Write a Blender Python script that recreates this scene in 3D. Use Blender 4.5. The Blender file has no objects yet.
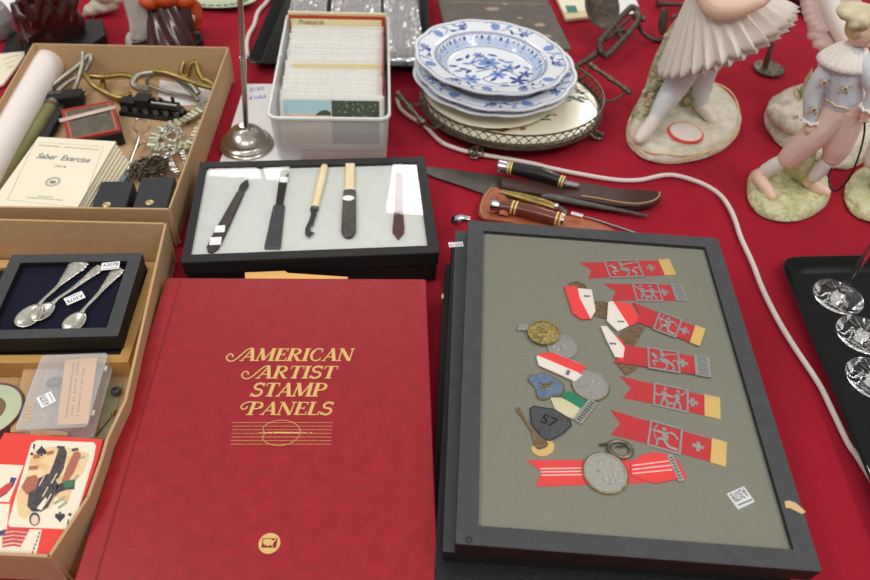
import bpy, math, random
from mathutils import Vector, Matrix
R=random.Random(7)
sc=bpy.context.scene; COL=sc.collection
PI=math.pi
# ------------------------------------------------------------------ camera
F=715.0; PITCH=math.radians(46.83); ROLL=math.radians(3.85); H=.673
_c,_s=math.cos(PITCH),math.sin(PITCH); _cr,_sr=math.cos(ROLL),math.sin(ROLL)
_r0=Vector((1,0,0)); _u0=Vector((0,_s,_c)); FWD=Vector((0,_c,-_s))
RIGHT=_r0*_cr+_u0*_sr; UP=_u0*_cr-_r0*_sr
CAM=Vector((0,0,H))
def ray(px,py): return RIGHT*((px-435)/F)+UP*((290-py)/F)+FWD
def W(px,py,z=0.0):                      # point of the horizontal plane z that the photo shows at px,py
    d=ray(px,py); return CAM+d*((z-H)/d.z)
def U(px,py,G,dy=0.0):                   # point on the upright plane through ground point G
    n=Vector((G.x,G.y,0)).normalized(); d=ray(px,py)
    return CAM+d*(((G-CAM).dot(n)+dy)/d.dot(n))
cam=bpy.data.cameras.new('camera'); co=bpy.data.objects.new('camera',cam); COL.objects.link(co)
cam.sensor_width=36; cam.lens=36*F/870; cam.clip_start=.01
mm=Matrix((RIGHT,UP,-FWD)).transposed().to_4x4(); mm.translation=CAM; co.matrix_world=mm
cam.dof.use_dof=True; cam.dof.focus_distance=.80; cam.dof.aperture_fstop=5.0
sc.camera=co
# ------------------------------------------------------------------ materials
def lin(c):
    return tuple(((x/255)/12.92 if x/255<=.04045 else ((x/255+.055)/1.055)**2.4) for x in c)+(1.0,)
MATS={}
def mat(name,rgb,rough=.5,metal=0,noise=None,bump=None,coat=0,spec=.5,rgb2=None,trans=0,alpha=1,sss=0,wave=None,ior=1.45,sheen=0,stretch=None):
    if name in MATS: return MATS[name]
    m=bpy.data.materials.new(name); m.use_nodes=True; nt=m.node_tree; b=nt.nodes['Principled BSDF']
    b.inputs['Base Color'].default_value=lin(rgb); b.inputs['Roughness'].default_value=rough
    b.inputs['Metallic'].default_value=metal; b.inputs['Coat Weight'].default_value=coat
    b.inputs['Coat Roughness'].default_value=.08
    b.inputs['Specular IOR Level'].default_value=spec; b.inputs['Transmission Weight'].default_value=trans
    b.inputs['Alpha'].default_value=alpha; b.inputs['IOR'].default_value=ior
    b.inputs['Sheen Weight'].default_value=sheen
    if sss: b.inputs['Subsurface Weight'].default_value=sss; b.inputs['Subsurface Scale'].default_value=.004
    tc=nt.nodes.new('ShaderNodeTexCoord'); src=tc.outputs['Object']
    if stretch:
        mp=nt.nodes.new('ShaderNodeMapping'); mp.inputs['Scale'].default_value=stretch
        nt.links.new(src,mp.inputs['Vector']); src=mp.outputs['Vector']
    if noise:
        n=nt.nodes.new('ShaderNodeTexNoise'); n.inputs['Scale'].default_value=noise[0]; n.inputs['Detail'].default_value=6
        nt.links.new(src,n.inputs['Vector'])
        r=nt.nodes.new('ShaderNodeValToRGB'); lo,hi=.5-noise[1]/2,.5+noise[1]/2
        r.color_ramp.elements[0].position=lo; r.color_ramp.elements[1].position=hi
        c2=rgb2 or tuple(x*.8 for x in rgb)
        r.color_ramp.elements[0].color=lin(c2); r.color_ramp.elements[1].color=lin(rgb)
        nt.links.new(n.outputs['Fac'],r.inputs['Fac']); nt.links.new(r.outputs['Color'],b.inputs['Base Color'])
    if bump:
        n=nt.nodes.new('ShaderNodeTexNoise' if bump[0]>0 else 'ShaderNodeTexVoronoi'); n.inputs['Scale'].default_value=abs(bump[0])
        nt.links.new(src,n.inputs['Vector'])
        bb=nt.nodes.new('ShaderNodeBump'); bb.inputs['Strength'].default_value=bump[1]; bb.inputs['Distance'].default_value=bump[2] if len(bump)>2 else .001
        nt.links.new(n.outputs[0],bb.inputs['Height']); nt.links.new(bb.outputs['Normal'],b.inputs['Normal'])
    MATS[name]=m; return m
def pane_mat(name,tint=(255,255,255),refl=1.45,rough=.02):
    m=bpy.data.materials.new(name); m.use_nodes=True; nt=m.node_tree; nt.nodes.clear()
    o=nt.nodes.new('ShaderNodeOutputMaterial'); t=nt.nodes.new('ShaderNodeBsdfTransparent'); g=nt.nodes.new('ShaderNodeBsdfGlossy')
    t.inputs[0].default_value=lin(tint); g.inputs['Roughness'].default_value=rough
    f=nt.nodes.new('ShaderNodeFresnel'); f.inputs['IOR'].default_value=refl; x=nt.nodes.new('ShaderNodeMixShader')
    nt.links.new(f.outputs[0],x.inputs[0]); nt.links.new(t.outputs[0],x.inputs[1]); nt.links.new(g.outputs[0],x.inputs[2]); nt.links.new(x.outputs[0],o.inputs[0])
    return m
def plastic_mat(name,rgb,tr=.5,rough=.35):     # thin milky clear plastic
    m=bpy.data.materials.new(name); m.use_nodes=True; nt=m.node_tree; b=nt.nodes['Principled BSDF']
    b.inputs['Base Color'].default_value=lin(rgb); b.inputs['Roughness'].default_value=rough
    o=nt.nodes['Material Output']; t=nt.nodes.new('ShaderNodeBsdfTransparent'); x=nt.nodes.new('ShaderNodeMixShader'); x.inputs[0].default_value=1-tr
    nt.links.new(t.outputs[0],x.inputs[1]); nt.links.new(b.outputs[0],x.inputs[2]); nt.links.new(x.outputs[0],o.inputs[0])
    return m
M_={}
def C(n): return M_[n]
M_['cloth']=mat('red tablecloth',(164,34,50),.9,noise=(7,.6),rgb2=(150,27,42),bump=(1400,.25,.0006),spec=.15)
M_['album']=mat('red leatherette',(163,27,40),.33,noise=(70,.5),rgb2=(143,20,31),bump=(-900,.25,.0004))
M_['albumdark']=mat('red leatherette hinge',(128,14,28),.4)
M_['gold']=mat('gold foil',(232,190,122),.4,.4)
M_['char']=mat('charcoal paper board',(70,70,74),.55,noise=(120,.6),rgb2=(58,58,61),bump=(700,.3,.0003))
M_['blackboard']=mat('black leatherette',(22,22,23),.45,noise=(300,.6),rgb2=(16,16,17),bump=(-700,.5,.0005))
M_['black']=mat('black plastic',(9,9,10),.3,spec=.3)
M_['blackmatte']=mat('black matte',(20,19,18),.65)
M_['felt']=mat('grey green felt',(152,153,139),.95,noise=(420,.7),rgb2=(137,138,124),spec=.1)
M_['batting']=mat('white cotton batting',(236,238,234),.95,noise=(90,.8),rgb2=(222,226,222),bump=(60,.3,.002),spec=.1)
M_['navy']=mat('navy velvet',(22,22,48),.95,noise=(60,.7),rgb2=(15,15,32),spec=.1,sheen=.15)
M_['pane']=pane_mat('picture glass',refl=1.5)
M_['card']=mat('corrugated cardboard',(200,166,126),.8,noise=(70,.6),rgb2=(186,152,112),spec=.2,stretch=(1,6,6))
M_['cardedge']=mat('cardboard cut edge',(210,176,132),.85)
M_['white']=mat('white sticker paper',(244,244,246),.6)
M_['ink']=mat('black ink',(60,60,66),.7)
M_['paleink']=mat('grey ink',(120,122,130),.7)
M_['cream']=mat('cream paper',(246,236,212),.8,noise=(30,.7),rgb2=(240,229,204))
M_['paper']=mat('white paper',(238,236,236),.8)
M_['ivory']=mat('ivory bone',(238,222,178),.4,noise=(80,.6),rgb2=(228,208,160),coat=.3)
M_['darkwood']=mat('dark ebony wood',(58,46,44),.4,noise=(90,.6),rgb2=(42,32,30))
M_['steel']=mat('polished steel',(190,188,184),.22,1)
M_['dullsteel']=mat('dull worn steel',(120,117,112),.42,.85,noise=(110,.6),rgb2=(84,80,75))
M_['silver']=mat('tarnished silver',(226,222,212),.28,.8,noise=(260,.5),rgb2=(184,180,168),bump=(400,.3,.0006))
M_['nickel']=mat('brushed nickel',(186,180,170),.25,1)
M_['dullnickel']=mat('dull nickel bar',(172,166,152),.38,.85,noise=(120,.5),rgb2=(140,134,120))
M_['brass']=mat('aged brass',(176,152,92),.32,.9,noise=(120,.6),rgb2=(130,108,60))
M_['bronze']=mat('dark bronze metal',(140,128,108),.42,.8,noise=(160,.6),rgb2=(82,74,62))
M_['iron']=mat('rusty brown iron',(108,96,84),.5,.7,noise=(130,.6),rgb2=(58,48,42))
M_['pewter']=mat('pewter grey medal metal',(200,198,190),.5,.35,noise=(400,.5),rgb2=(168,166,158),bump=(300,.4,.0006))
M_['pewterl']=mat('bright pewter',(206,204,198),.4,.5,noise=(600,.5),rgb2=(158,158,154))
M_['goldmedal']=mat('gold medal metal',(182,164,104),.3,.75,noise=(320,.5),rgb2=(122,106,58),bump=(300,.8,.0014))
M_['bronzemedal']=mat('bronze medal metal',(168,140,104),.4,.5,noise=(320,.5),rgb2=(120,96,66),bump=(320,.8,.0014))
M_['goldclip']=mat('pale gold clip',(240,210,136),.4,.3)
M_['rib']=mat('red ribbon',(214,58,64),.75,noise=(900,.5),rgb2=(198,48,54),stretch=(1,6,1))
M_['ribbright']=mat('bright red ribbon',(240,76,74),.7)
M_['ribwhite']=mat('white ribbon',(238,232,224),.75)
M_['ribgreen']=mat('green ribbon',(26,140,104),.7)
M_['ribcream']=mat('cream ribbon',(226,218,184),.75)
M_['enamel']=mat('blue enamel',(122,146,178),.4,.1,noise=(200,.5),rgb2=(96,120,152))
M_['greymetal']=mat('dark grey cast metal',(104,106,108),.5,.4,noise=(260,.5),rgb2=(76,80,82))
M_['oak']=mat('pine wood',(206,164,98),.5,noise=(40,.6),rgb2=(186,140,76),stretch=(1,9,1))
M_['tag']=mat('manila card',(236,184,112),.7)
M_['clear']=plastic_mat('clear hinged plastic',(228,230,232),.78,.2)
M_['tubplastic']=plastic_mat('frosted tub plastic',(226,230,228),.42,.3)
M_['rimplastic']=plastic_mat('frosted tub rim plastic',(232,234,230),.25,.3)
M_['sleeve']=mat('cloudy postcard sleeve',(236,236,232),.4,noise=(160,.7),rgb2=(220,219,212))
M_['postred']=mat('red divider card',(176,62,38),.7)
M_['postcream']=mat('yellowed card',(232,218,170),.8)
M_['sky']=mat('printed pale blue sky',(168,204,212),.5); M_['sand']=mat('printed peach sand',(226,196,168),.5)
M_['trees']=mat('printed dark trees',(84,96,74),.5,noise=(260,.6),rgb2=(44,54,40))
M_['cord']=mat('white cotton cord',(226,214,206),.85,bump=(900,.5,.0006))
M_['porcelain']=mat('white glazed porcelain',(238,242,248),.12,coat=.6)
M_['blue']=mat('cobalt underglaze',(52,84,168),.15,coat=.6,noise=(160,.7),rgb2=(32,54,134)); M_['blueline']=mat('cobalt line',(84,104,160),.15,coat=.6); M_['bluelight']=mat('pale cobalt wash',(134,164,222),.15,coat=.6,noise=(150,.8),rgb2=(104,136,204))
M_['bluepale']=mat('faint cobalt wash',(196,212,240),.15,coat=.6); M_['trayglaze']=mat('cream glazed tile',(232,224,200),.14,coat=.5)
M_['leafgreen']=mat('painted green leaf',(70,118,74),.4); M_['petal']=mat('painted brown flower',(150,104,74),.5)
M_['bisque']=mat('pale grey bisque',(232,222,212),.6,noise=(90,.7),rgb2=(222,211,200))
M_['base']=mat('mottled bisque base',(228,218,200),.55,noise=(60,.4),rgb2=(196,190,166),bump=(70,.8,.007))
M_['basegreen']=mat('green tinted bisque base',(224,218,180),.5,noise=(70,.4),rgb2=(190,194,138),bump=(90,.9,.008))
M_['moss']=mat('painted moss and flowers',(216,204,176),.6,noise=(110,.3),rgb2=(150,158,110),bump=(140,.8,.006))
M_['skin']=mat('tinted bisque skin',(240,206,184),.5,sss=.1)
M_['stocking']=mat('pale blue stocking',(216,218,220),.5)
M_['jacket']=mat('powder blue jacket',(216,219,224),.55,noise=(150,.6),rgb2=(202,206,213))
M_['pink']=mat('salmon pink breeches',(238,208,194),.55,noise=(50,.6),rgb2=(230,196,182))
M_['sock']=mat('white sock',(234,230,224),.6); M_['collar']=mat('white pleated collar',(244,236,228),.6)
M_['hair']=mat('blond hair',(214,188,138),.6,bump=(200,.5,.002)); M_['beret']=mat('cream lumpy beret',(222,210,180),.7,noise=(80,.5),rgb2=(200,186,150),bump=(90,.7,.005))
M_['pinkpale']=mat('pale pink drape',(226,196,190),.55); M_['glaze']=mat('dark brown glaze',(74,26,22),.2,coat=.5,noise=(40,.5),rgb2=(46,14,13))
M_['orange']=mat('orange shawl',(206,84,40),.5,noise=(60,.5),rgb2=(176,58,24)); M_['greyhair']=mat('white grey drape',(196,192,186),.6,bump=(90,.4,.002))
M_['leather']=mat('dark brown leather',(74,44,38),.5,noise=(110,.6),rgb2=(58,34,30),bump=(500,.3,.0006))
M_['tan']=mat('tan leather',(176,100,62),.45,noise=(90,.6),rgb2=(150,80,48),bump=(400,.3,.0006)); M_['redbrown']=mat('stacked leather grip',(128,62,42),.25,coat=.4,noise=(200,.6),rgb2=(92,40,28),stretch=(5,1,1))
M_['stitch']=mat('pale stitching',(186,150,110),.7); M_['ebonite']=mat('black glossy handle',(22,20,20),.18,coat=.5)
M_['blade']=mat('dull grey blade',(112,106,100),.38,.7,noise=(60,.7),rgb2=(86,78,74)); M_['olive']=mat('olive green tube',(128,126,72),.5,noise=(30,.6),rgb2=(110,106,58))
M_['roll']=mat('rolled white paper',(244,236,230),.75); M_['pouch']=mat('black worn pouch',(50,52,56),.5,noise=(90,.6),rgb2=(34,36,40))
M_['redgilt']=mat('red gilt edge',(158,44,34),.4); M_['gilt']=mat('copper gilt',(206,136,98),.35,.5); M_['oldphoto']=mat('faded tintype',(150,142,120),.35,noise=(70,.5),rgb2=(104,98,84)); M_['tape']=mat('pink paper strap',(220,196,184),.7)
M_['link']=mat('cream enamel link',(206,206,178),.35,.4,noise=(200,.5),rgb2=(156,154,124)); M_['cardred']=mat('printed coral red',(232,66,56),.5); M_['cardcream']=mat('printed cream',(240,228,206),.55)
M_['pale green']=mat('pale green paper',(176,180,148),.7,noise=(60,.5),rgb2=(156,160,124)); M_['sepia']=mat('printed tan wash',(238,216,172),.55,noise=(90,.4),rgb2=(222,180,128)); M_['suit']=mat('printed charcoal coat',(92,82,84),.55,noise=(300,.4),rgb2=(56,50,54))
M_['rust']=mat('printed rust trousers',(176,106,84),.55); M_['flagblue']=mat('printed flag blue',(58,74,120),.55); M_['flagred']=mat('printed flag red',(206,70,70),.55); M_['grn']=mat('printed green',(60,120,80),.55)
M_['dishgreen']=mat('celadon dish',(190,200,170),.4); M_['disc']=mat('brown picture disc',(128,96,78),.5); M_['bookcover']=mat('worn grey brown book cloth',(104,96,88),.6,noise=(60,.5),rgb2=(86,78,72)); M_['bookgilt']=mat('faded gilt stamping',(168,150,116),.5,.2); M_['pageblock']=mat('page edges',(214,200,172),.8)
M_['stampgreen']=mat('green postage stamp',(52,128,108),.6); M_['crystal']=mat('cut crystal',(236,236,240),.05,0,trans=.55,bump=(-55,1,.006),ior=1.5)
M_['glass']=mat('clear glass',(255,255,255),.0,0,trans=1,ior=1.5); M_['table']=mat('table top board',(150,140,124),.6); M_['floor']=mat('grey hall carpet',(96,92,92),.95,noise=(200,.6))
M_['penblue']=mat('blue pen ink',(92,98,196),.6); M_['clearcase']=M_['clear']; M_['goldbutton']=mat('gold button',(200,180,132),.35,.6); M_['chrome']=mat('chrome',(215,215,218),.12,1)
M_['hwood']=mat('brown sheath spatula wood',(112,76,66),.45,noise=(90,.6),rgb2=(92,60,52)); M_['horn']=mat('black horn sheath',(48,46,44),.22,coat=.5,noise=(60,.35),rgb2=(88,74,52)); M_['greyblue']=mat('blue grey booklet cover',(120,142,152),.7)
# ------------------------------------------------------------------ mesh builder
class MB:
    def __init__(s): s.v=[]; s.f=[]; s.m=[]
    def add(s,vs,fs,m=0,M=None):
        k=len(s.v)
        for p in vs:
            p=Vector(p); s.v.append(M@p if M is not None else p)
        for f in fs: s.f.append([i+k for i in f]); s.m.append(m)
        return s
    def box(s,c,d,M=None,m=0):
        x,y,z=c; a,b,e=d[0]/2,d[1]/2,d[2]/2
        vs=[(x+i*a,y+j*b,z+k*e) for k in (-1,1) for j in (-1,1) for i in (-1,1)]
        return s.add(vs,[(0,2,3,1),(4,5,7,6),(0,1,5,4),(2,6,7,3),(0,4,6,2),(1,3,7,5)],m,M)
    def prism(s,poly,z0,z1,M=None,m=0,zf=None):
        n=len(poly); a=sum(poly[i][0]*poly[(i+1)%n][1]-poly[(i+1)%n][0]*poly[i][1] for i in range(n))
        if a<0: poly=poly[::-1]
        zz=(lambda p:0) if zf is None else zf
        vs=[(p[0],p[1],z0+zz(p)) for p in poly]+[(p[0],p[1],z1+zz(p)) for p in poly]
        fs=[tuple(range(n))[::-1],tuple(range(n,2*n))]+[(i,(i+1)%n,n+(i+1)%n,n+i) for i in range(n)]
        return s.add(vs,fs,m,M)
    def flat(s,poly,z,M=None,m=0):
        n=len(poly); a=sum(poly[i][0]*poly[(i+1)%n][1]-poly[(i+1)%n][0]*poly[i][1] for i in range(n))
        if a<0: poly=poly[::-1]
        return s.add([(p[0],p[1],z) for p in poly],[tuple(range(n))],m,M)
    def ringprism(s,outer,inner,z0,z1,M=None,m=0):
        n=len(outer); vs=[(p[0],p[1],z) for z in (z0,z1) for P in (outer,inner) for p in P]
        fs=[]
        for i in range(n):
            j=(i+1)%n
            fs+=[(i,j,n+j,n+i)[::-1],(2*n+i,2*n+j,3*n+j,3*n+i),(i,j,2*n+j,2*n+i),(n+j,n+i,3*n+i,3*n+j)]
        return s.add(vs,fs,m,M)
    def tube(s,pts,r,n=8,m=0,closed=False,M=None,flat=1.0,cap=True):
        pts=[Vector(p) for p in pts]; N=len(pts)
        if not hasattr(r,'__len__'): r=[r]*N
        T=[]
        for i in range(N):
            if closed: t=pts[(i+1)%N]-pts[i-1]
            else: t=pts[min(i+1,N-1)]-pts[max(i-1,0)]
            T.append(t.normalized() if t.length>1e-9 else Vector((0,0,1)))
        up=Vector((0,0,1)) if abs(T[0].z)<.9 else Vector((1,0,0))
        a=T[0].cross(up).normalized(); vs=[]
        for i in range(N):
            a=(a-T[i]*a.dot(T[i])); a=a.normalized() if a.length>1e-9 else T[i].orthogonal().normalized(); b=a.cross(T[i])
            for k in range(n):
                q=2*PI*k/n; vs.append(pts[i]+a*(r[i]*math.cos(q))+b*(r[i]*flat*math.sin(q)))
        fs=[]
        for i in range(N if closed else N-1):
            for k in range(n):
                i2=(i+1)%N; fs.append((i*n+k,i2*n+k,i2*n+(k+1)%n,i*n+(k+1)%n))
        if not closed and cap: fs+=[tuple(range(n)),tuple(range((N-1)*n,N*n))[::-1]]
        fs=[f[::-1] for f in fs]
        return s.add(vs,fs,m,M)
    def lathe(s,prof,n=40,M=None,m=0,wob=None):
        vs=[];fs=[];P=len(prof)
        for r,z in prof:
            for k in range(n):
                q=2*PI*k/n; rr=r*(wob(q,r) if wob else 1); vs.append((rr*math.cos(q),rr*math.sin(q),z))
        for i in range(P-1):
            for k in range(n): fs.append((i*n+k,i*n+(k+1)%n,(i+1)*n+(k+1)%n,(i+1)*n+k))
        if prof[0][0]>1e-6 or 1: fs.append(tuple(range(n))[::-1])
        fs.append(tuple(range((P-1)*n,P*n)))
        return s.add(vs,fs,m,M)
    def ell(s,c,r,M=None,m=0,nu=20,nv=12):
        if not hasattr(r,'__len__'): r=(r,r,r)
        vs=[(c[0],c[1],c[2]-r[2])]; fs=[]
        for j in range(1,nv):
            a=-PI/2+PI*j/nv
            for k in range(nu): q=2*PI*k/nu; vs.append((c[0]+r[0]*math.cos(a)*math.cos(q),c[1]+r[1]*math.cos(a)*math.sin(q),c[2]+r[2]*math.sin(a)))
        vs.append((c[0],c[1],c[2]+r[2])); t=len(vs)-1
        for k in range(nu):
            k2=(k+1)%nu; fs.append((0,1+k2,1+k)); fs.append((t,t-nu+k,t-nu+k2))
            for j in range(nv-2): fs.append((1+j*nu+k,1+j*nu+k2,1+(j+1)*nu+k2,1+(j+1)*nu+k))
        return s.add(vs,fs,m,M)
    def text(s,t,M,size,m=0,bold=0,shear=0,width=None,align='CENTER'):
        cu=bpy.data.curves.new('t','FONT'); cu.body=t; cu.size=size; cu.offset=bold*size; cu.shear=shear; cu.resolution_u=2
        cu.align_x=align; cu.align_y='CENTER'; o=bpy.data.objects.new('t',cu)
        me=bpy.data.meshes.new_from_object(o); vs=[v.co.copy() for v in me.vertices]
        if width and vs:
            w=max(v.x for v in vs)-min(v.x for v in vs); k=width/w
            for v in vs: v.x*=k
        s.add(vs,[tuple(p.vertices) for p in me.polygons],m,M)
        bpy.data.objects.remove(o); bpy.data.curves.remove(cu); bpy.data.meshes.remove(me); return s
ROOTS={}
def vbase(vs):
    xs=[v.x for v in vs]; ys=[v.y for v in vs]; zs=[v.z for v in vs]
    return Vector(((min(xs)+max(xs))/2,(min(ys)+max(ys))/2,min(zs)))
def obj(name,mb,mats,parent=None,sharp=35,bevel=0,remesh=0,smooth=0,label=None,solid=0,bseg=2):
    if not isinstance(mats,(list,tuple)): mats=[mats]
    L=ROOTS[parent.name] if parent is not None else vbase(mb.v)
    if remesh:
        for v in mb.v: v.z=max(v.z,.0015)
    me=bpy.data.meshes.new(name); me.from_pydata([v-L for v in mb.v],[],mb.f)
    for m in mats: me.materials.append(C(m) if isinstance(m,str) else m)
    me.polygons.foreach_set('material_index',mb.m); me.polygons.foreach_set('use_smooth',[True]*len(mb.f)); me.update()
    if not remesh: me.set_sharp_from_angle(angle=math.radians(sharp))
    o=bpy.data.objects.new(name,me); COL.objects.link(o); ROOTS[o.name]=L
    if parent is None: o.location=L
    else:
        o.parent=parent
    if solid: x=o.modifiers.new('s','SOLIDIFY'); x.thickness=solid
    if bevel: x=o.modifiers.new('b','BEVEL'); x.width=bevel; x.segments=bseg; x.limit_method='ANGLE'; x.angle_limit=math.radians(40)
    if remesh:
        x=o.modifiers.new('r','REMESH'); x.mode='VOXEL'; x.voxel_size=remesh; x.use_smooth_shade=True
        if smooth: x=o.modifiers.new('sm','SMOOTH'); x.factor=.5; x.iterations=smooth
    if label: o['label']=label
    return o
def tag(o,label,cat,group=None,kind=None):
    o['label']=label; o['category']=cat
    if group: o['group']=group
    if kind: o['kind']=kind
    return o
def thing(name,label,cat,loc,group=None):
    o=bpy.data.objects.new(name,None); COL.objects.link(o); o.location=loc; o.empty_display_size=.01
    ROOTS[o.name]=Vector(loc); return tag(o,label,cat,group)
def solo(name,mb,mats,label,cat,group=None,**k): return tag(obj(name,mb,mats,None,**k),label,cat,group)
def FR(o,x,z=None):                    # local frame: origin o, x axis towards x, z up
    u=(x-o); u.z=0; u.normalize(); v=Vector((-u.y,u.x,0)); M=Matrix((u,v,Vector((0,0,1)))).transposed().to_4x4()
    M.translation=Vector((o.x,o.y,o.z if z is None else z)); return M
def FX(o,x,up=Vector((0,0,1))):        # full 3-D frame along o->x
    u=(x-o).normalized(); v=up.cross(u).normalized(); w=u.cross(v); M=Matrix((u,v,w)).transposed().to_4x4(); M.translation=o; return M
def rect(tl,tr,br,bl,z):               # best rectangle through four photographed corners on plane z
    a,b,c,d=[W(p[0],p[1],z) for p in (tl,tr,br,bl)]
    o=(a+b+c+d)/4; u=((b-a)+(c-d)); w=((b-a).length+(c-d).length)/2; h=((a-d).length+(b-c).length)/2
    o=Vector((o.x,o.y,0)); return FR(o,o+u),w,h
def rr(w,h,r,n=5,cx=0,cy=0):
    P=[]
    for (sx,sy,a0) in ((1,-1,-PI/2),(1,1,0),(-1,1,PI/2),(-1,-1,PI)):
        for k in range(n+1):
            a=a0+PI/2*k/n; P.append((cx+sx*(w/2-r)+r*math.cos(a),cy+sy*(h/2-r)+r*math.sin(a)))
    return P
def circ(cx,cy,rx,ry=None,n=24,a0=0): ry=ry or rx; return [(cx+rx*math.cos(a0+2*PI*k/n),cy+ry*math.sin(a0+2*PI*k/n)) for k in range(n)]
SK=[0]
def stroke(mb,pts,w,z,M,m=0,w2=None,zf=None,h=None):
    SK[0]=(SK[0]+1)%12; z=z+SK[0]*.000012         # flat band of varying width
    N=len(pts); L=[];Rr=[]
    for i in range(N):
        a=pts[max(i-1,0)]; b=pts[min(i+1,N-1)]; dx,dy=b[0]-a[0],b[1]-a[1]; l=math.hypot(dx,dy) or 1; nx,ny=-dy/l,dx/l
        t=i/(N-1); ww=(w+(w2-w)*t if w2 is not None else w)/2
        L.append((pts[i][0]+nx*ww,pts[i][1]+ny*ww)); Rr.append((pts[i][0]-nx*ww,pts[i][1]-ny*ww))
    zz=zf or (lambda p:0)
    vs=[(p[0],p[1],z+zz(p)) for p in L]+[(p[0],p[1],z+zz(p)) for p in Rr]
    mb.add(vs,[(N+i,N+i+1,i+1,i) for i in range(N-1)],m,M)
def smoothpath(p,k=6,closed=False):
    P=[Vector(q) for q in p]; n=len(P); out=[]
    rng=range(n if closed else n-1)
    for i in rng:
        g=(lambda j:P[j%n]) if closed else (lambda j:P[max(0,min(n-1,j))])
        a,b,c,d=g(i-1),g(i),g(i+1),g(i+2)
        for t in range(k):
            t/=k; out.append(.5*((2*b)+(c-a)*t+(2*a-5*b+4*c-d)*t*t+(3*b-a-3*c+d)*t**3))
    if not closed: out.append(P[-1])
    return out
def sticker(parent,c,x,z,w,h,text='A3078',flip=False,slant=0,off=.0003):
    """white price sticker lying on plane z, centre px c, reading direction towards px x"""
    M=FR(W(c[0],c[1],z),W(x[0],x[1],z)); mb=MB(); mb.prism([(-w/2,-h/2),(w/2,-h/2),(w/2,h/2),(-w/2,h/2)],0,.0003,M,0)
    T=M@Matrix.Translation((0,h*.12,.0005))
    if flip: T=M@Matrix.Rotation(PI,4,'Z')@Matrix.Translation((0,h*.1,.0005))
    if text:
        mb.text(text,T,h*.62,1,width=w*.86)
        s=-1 if flip else 1
        mb.box((0,-s*h*.33,.0004),(w*.8,h*.05,.0002),M,2)
    return obj('price_sticker',mb,['white','ink','paleink'],parent,label='white price sticker' if not text else None)
# ================================================================== the setting
mb=MB(); mb.box((0,.9,-.755),(5,5,.01)); o=obj('floor',mb,'floor'); o['kind']='structure'; o['label']='grey carpet floor under the table'
t=thing('trestle_table','long trestle table under the red cloth','table',(0,.85,-.75))
mb=MB(); mb.box((0,.85,-.02),(2.3,2.2,.03)); obj('tabletop',mb,'table',t)
for i in (-1,1):
    for j in (-1,1): mb=MB(); mb.tube([(i*1.0,.85+j*.9,-.75),(i*1.0,.85+j*.9,-.03)],.018,12); obj('leg',mb,'dullsteel',t)
# tablecloth with soft creases
def crease(x,y):
    z=0
    for (a,b,wd,hh) in CR:
        dx,dy=b.x-a.x,b.y-a.y; l=math.hypot(dx,dy); u=((x-a.x)*dx+(y-a.y)*dy)/l/l
        if -.1<u<1.1:
            d=((x-a.x)*dy-(y-a.y)*dx)/l; e=min(1,max(0,(u+.1)*8))*min(1,max(0,(1.1-u)*8)); z+=1.9*hh*math.exp(-(d/wd)**2)*e
    return z
CR=[(W(735,35),W(815,85),.004,.002),(W(640,62),W(720,75),.012,.003),(W(600,88),W(690,100),.012,.0025),(W(690,420),W(720,300),.02,.0025),(W(760,130),W(700,200),.02,.002),
    (W(120,58),W(300,66),.004,.002),(W(200,12),W(280,24),.014,.003),(W(700,15),W(640,52),.01,.003),(W(620,110),W(625,180),.02,.002),(W(740,110),W(790,98),.015,.0025)]
mb=MB(); NX,NY=190,190; vs=[]
for j in range(NY+1):
    for i in range(NX+1):
        x=-1.2+2.4*i/NX; y=-.3+2.3*j/NY; vs.append((x,y,crease(x,y)-.003))
mb.add(vs,[(j*(NX+1)+i,j*(NX+1)+i+1,(j+1)*(NX+1)+i+1,(j+1)*(NX+1)+i) for j in range(NY) for i in range(NX)])
# drop over the edges
for (a,b) in (((-1.2,-.3),(1.2,-.3)),((1.2,-.3),(1.2,2.0)),((1.2,2.0),(-1.2,2.0)),((-1.2,2.0),(-1.2,-.3))):
    mb.add([(a[0],a[1],-.003),(b[0],b[1],-.003),(b[0],b[1],-.5),(a[0],a[1],-.5)],[(0,3,2,1)])
solo('tablecloth',mb,'cloth','bright red cloth covering the whole sales table','tablecloth')
# ================================================================== red album
ZA=.045
AM,aw,ah=rect((165,279),(425,277.5),(440,575),(76,577),ZA)
ah+=.03; AM=AM@Matrix.Translation((0,-.015,0))
t=thing('stamp_album','large red album titled American Artist Stamp Panels in gold','album',AM@Vector((0,0,0)))
mb=MB(); mb.prism(rr(aw,ah,.003,3),ZA-.003,ZA,AM); obj('front_cover',mb,'album',t,bevel=.0012)
mb=MB(); mb.prism(rr(aw,ah,.003,3),.001,.004,AM); obj('back_cover',mb,'album',t,bevel=.0012)
mb=MB(); mb.box((-.5*aw+.0015,0,.023),(.003,ah-.004,.038),AM); obj('spine',mb,'album',t,bevel=.001)
mb=MB(); n=9
for k in range(n):
    z0=.0045+k*.0038; mb.box((.003+.0008*math.sin(k*2.1),-.003,z0+.0017),(aw-.012,ah-.02,.0034),AM)
obj('page_block',mb,'paper',t)
g0=AM.inverted()@W(178,279,ZA); g1=AM.inverted()@W(102,574,ZA)
mb=MB(); gx=(g0.x+g1.x)/2
mb.tube([(gx,-ah/2+.001,ZA-.0001),(gx,ah/2-.001,ZA-.0001)],.0013,8,0,M=AM,flat=.25); obj('hinge_groove',mb,'albumdark',t)
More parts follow.
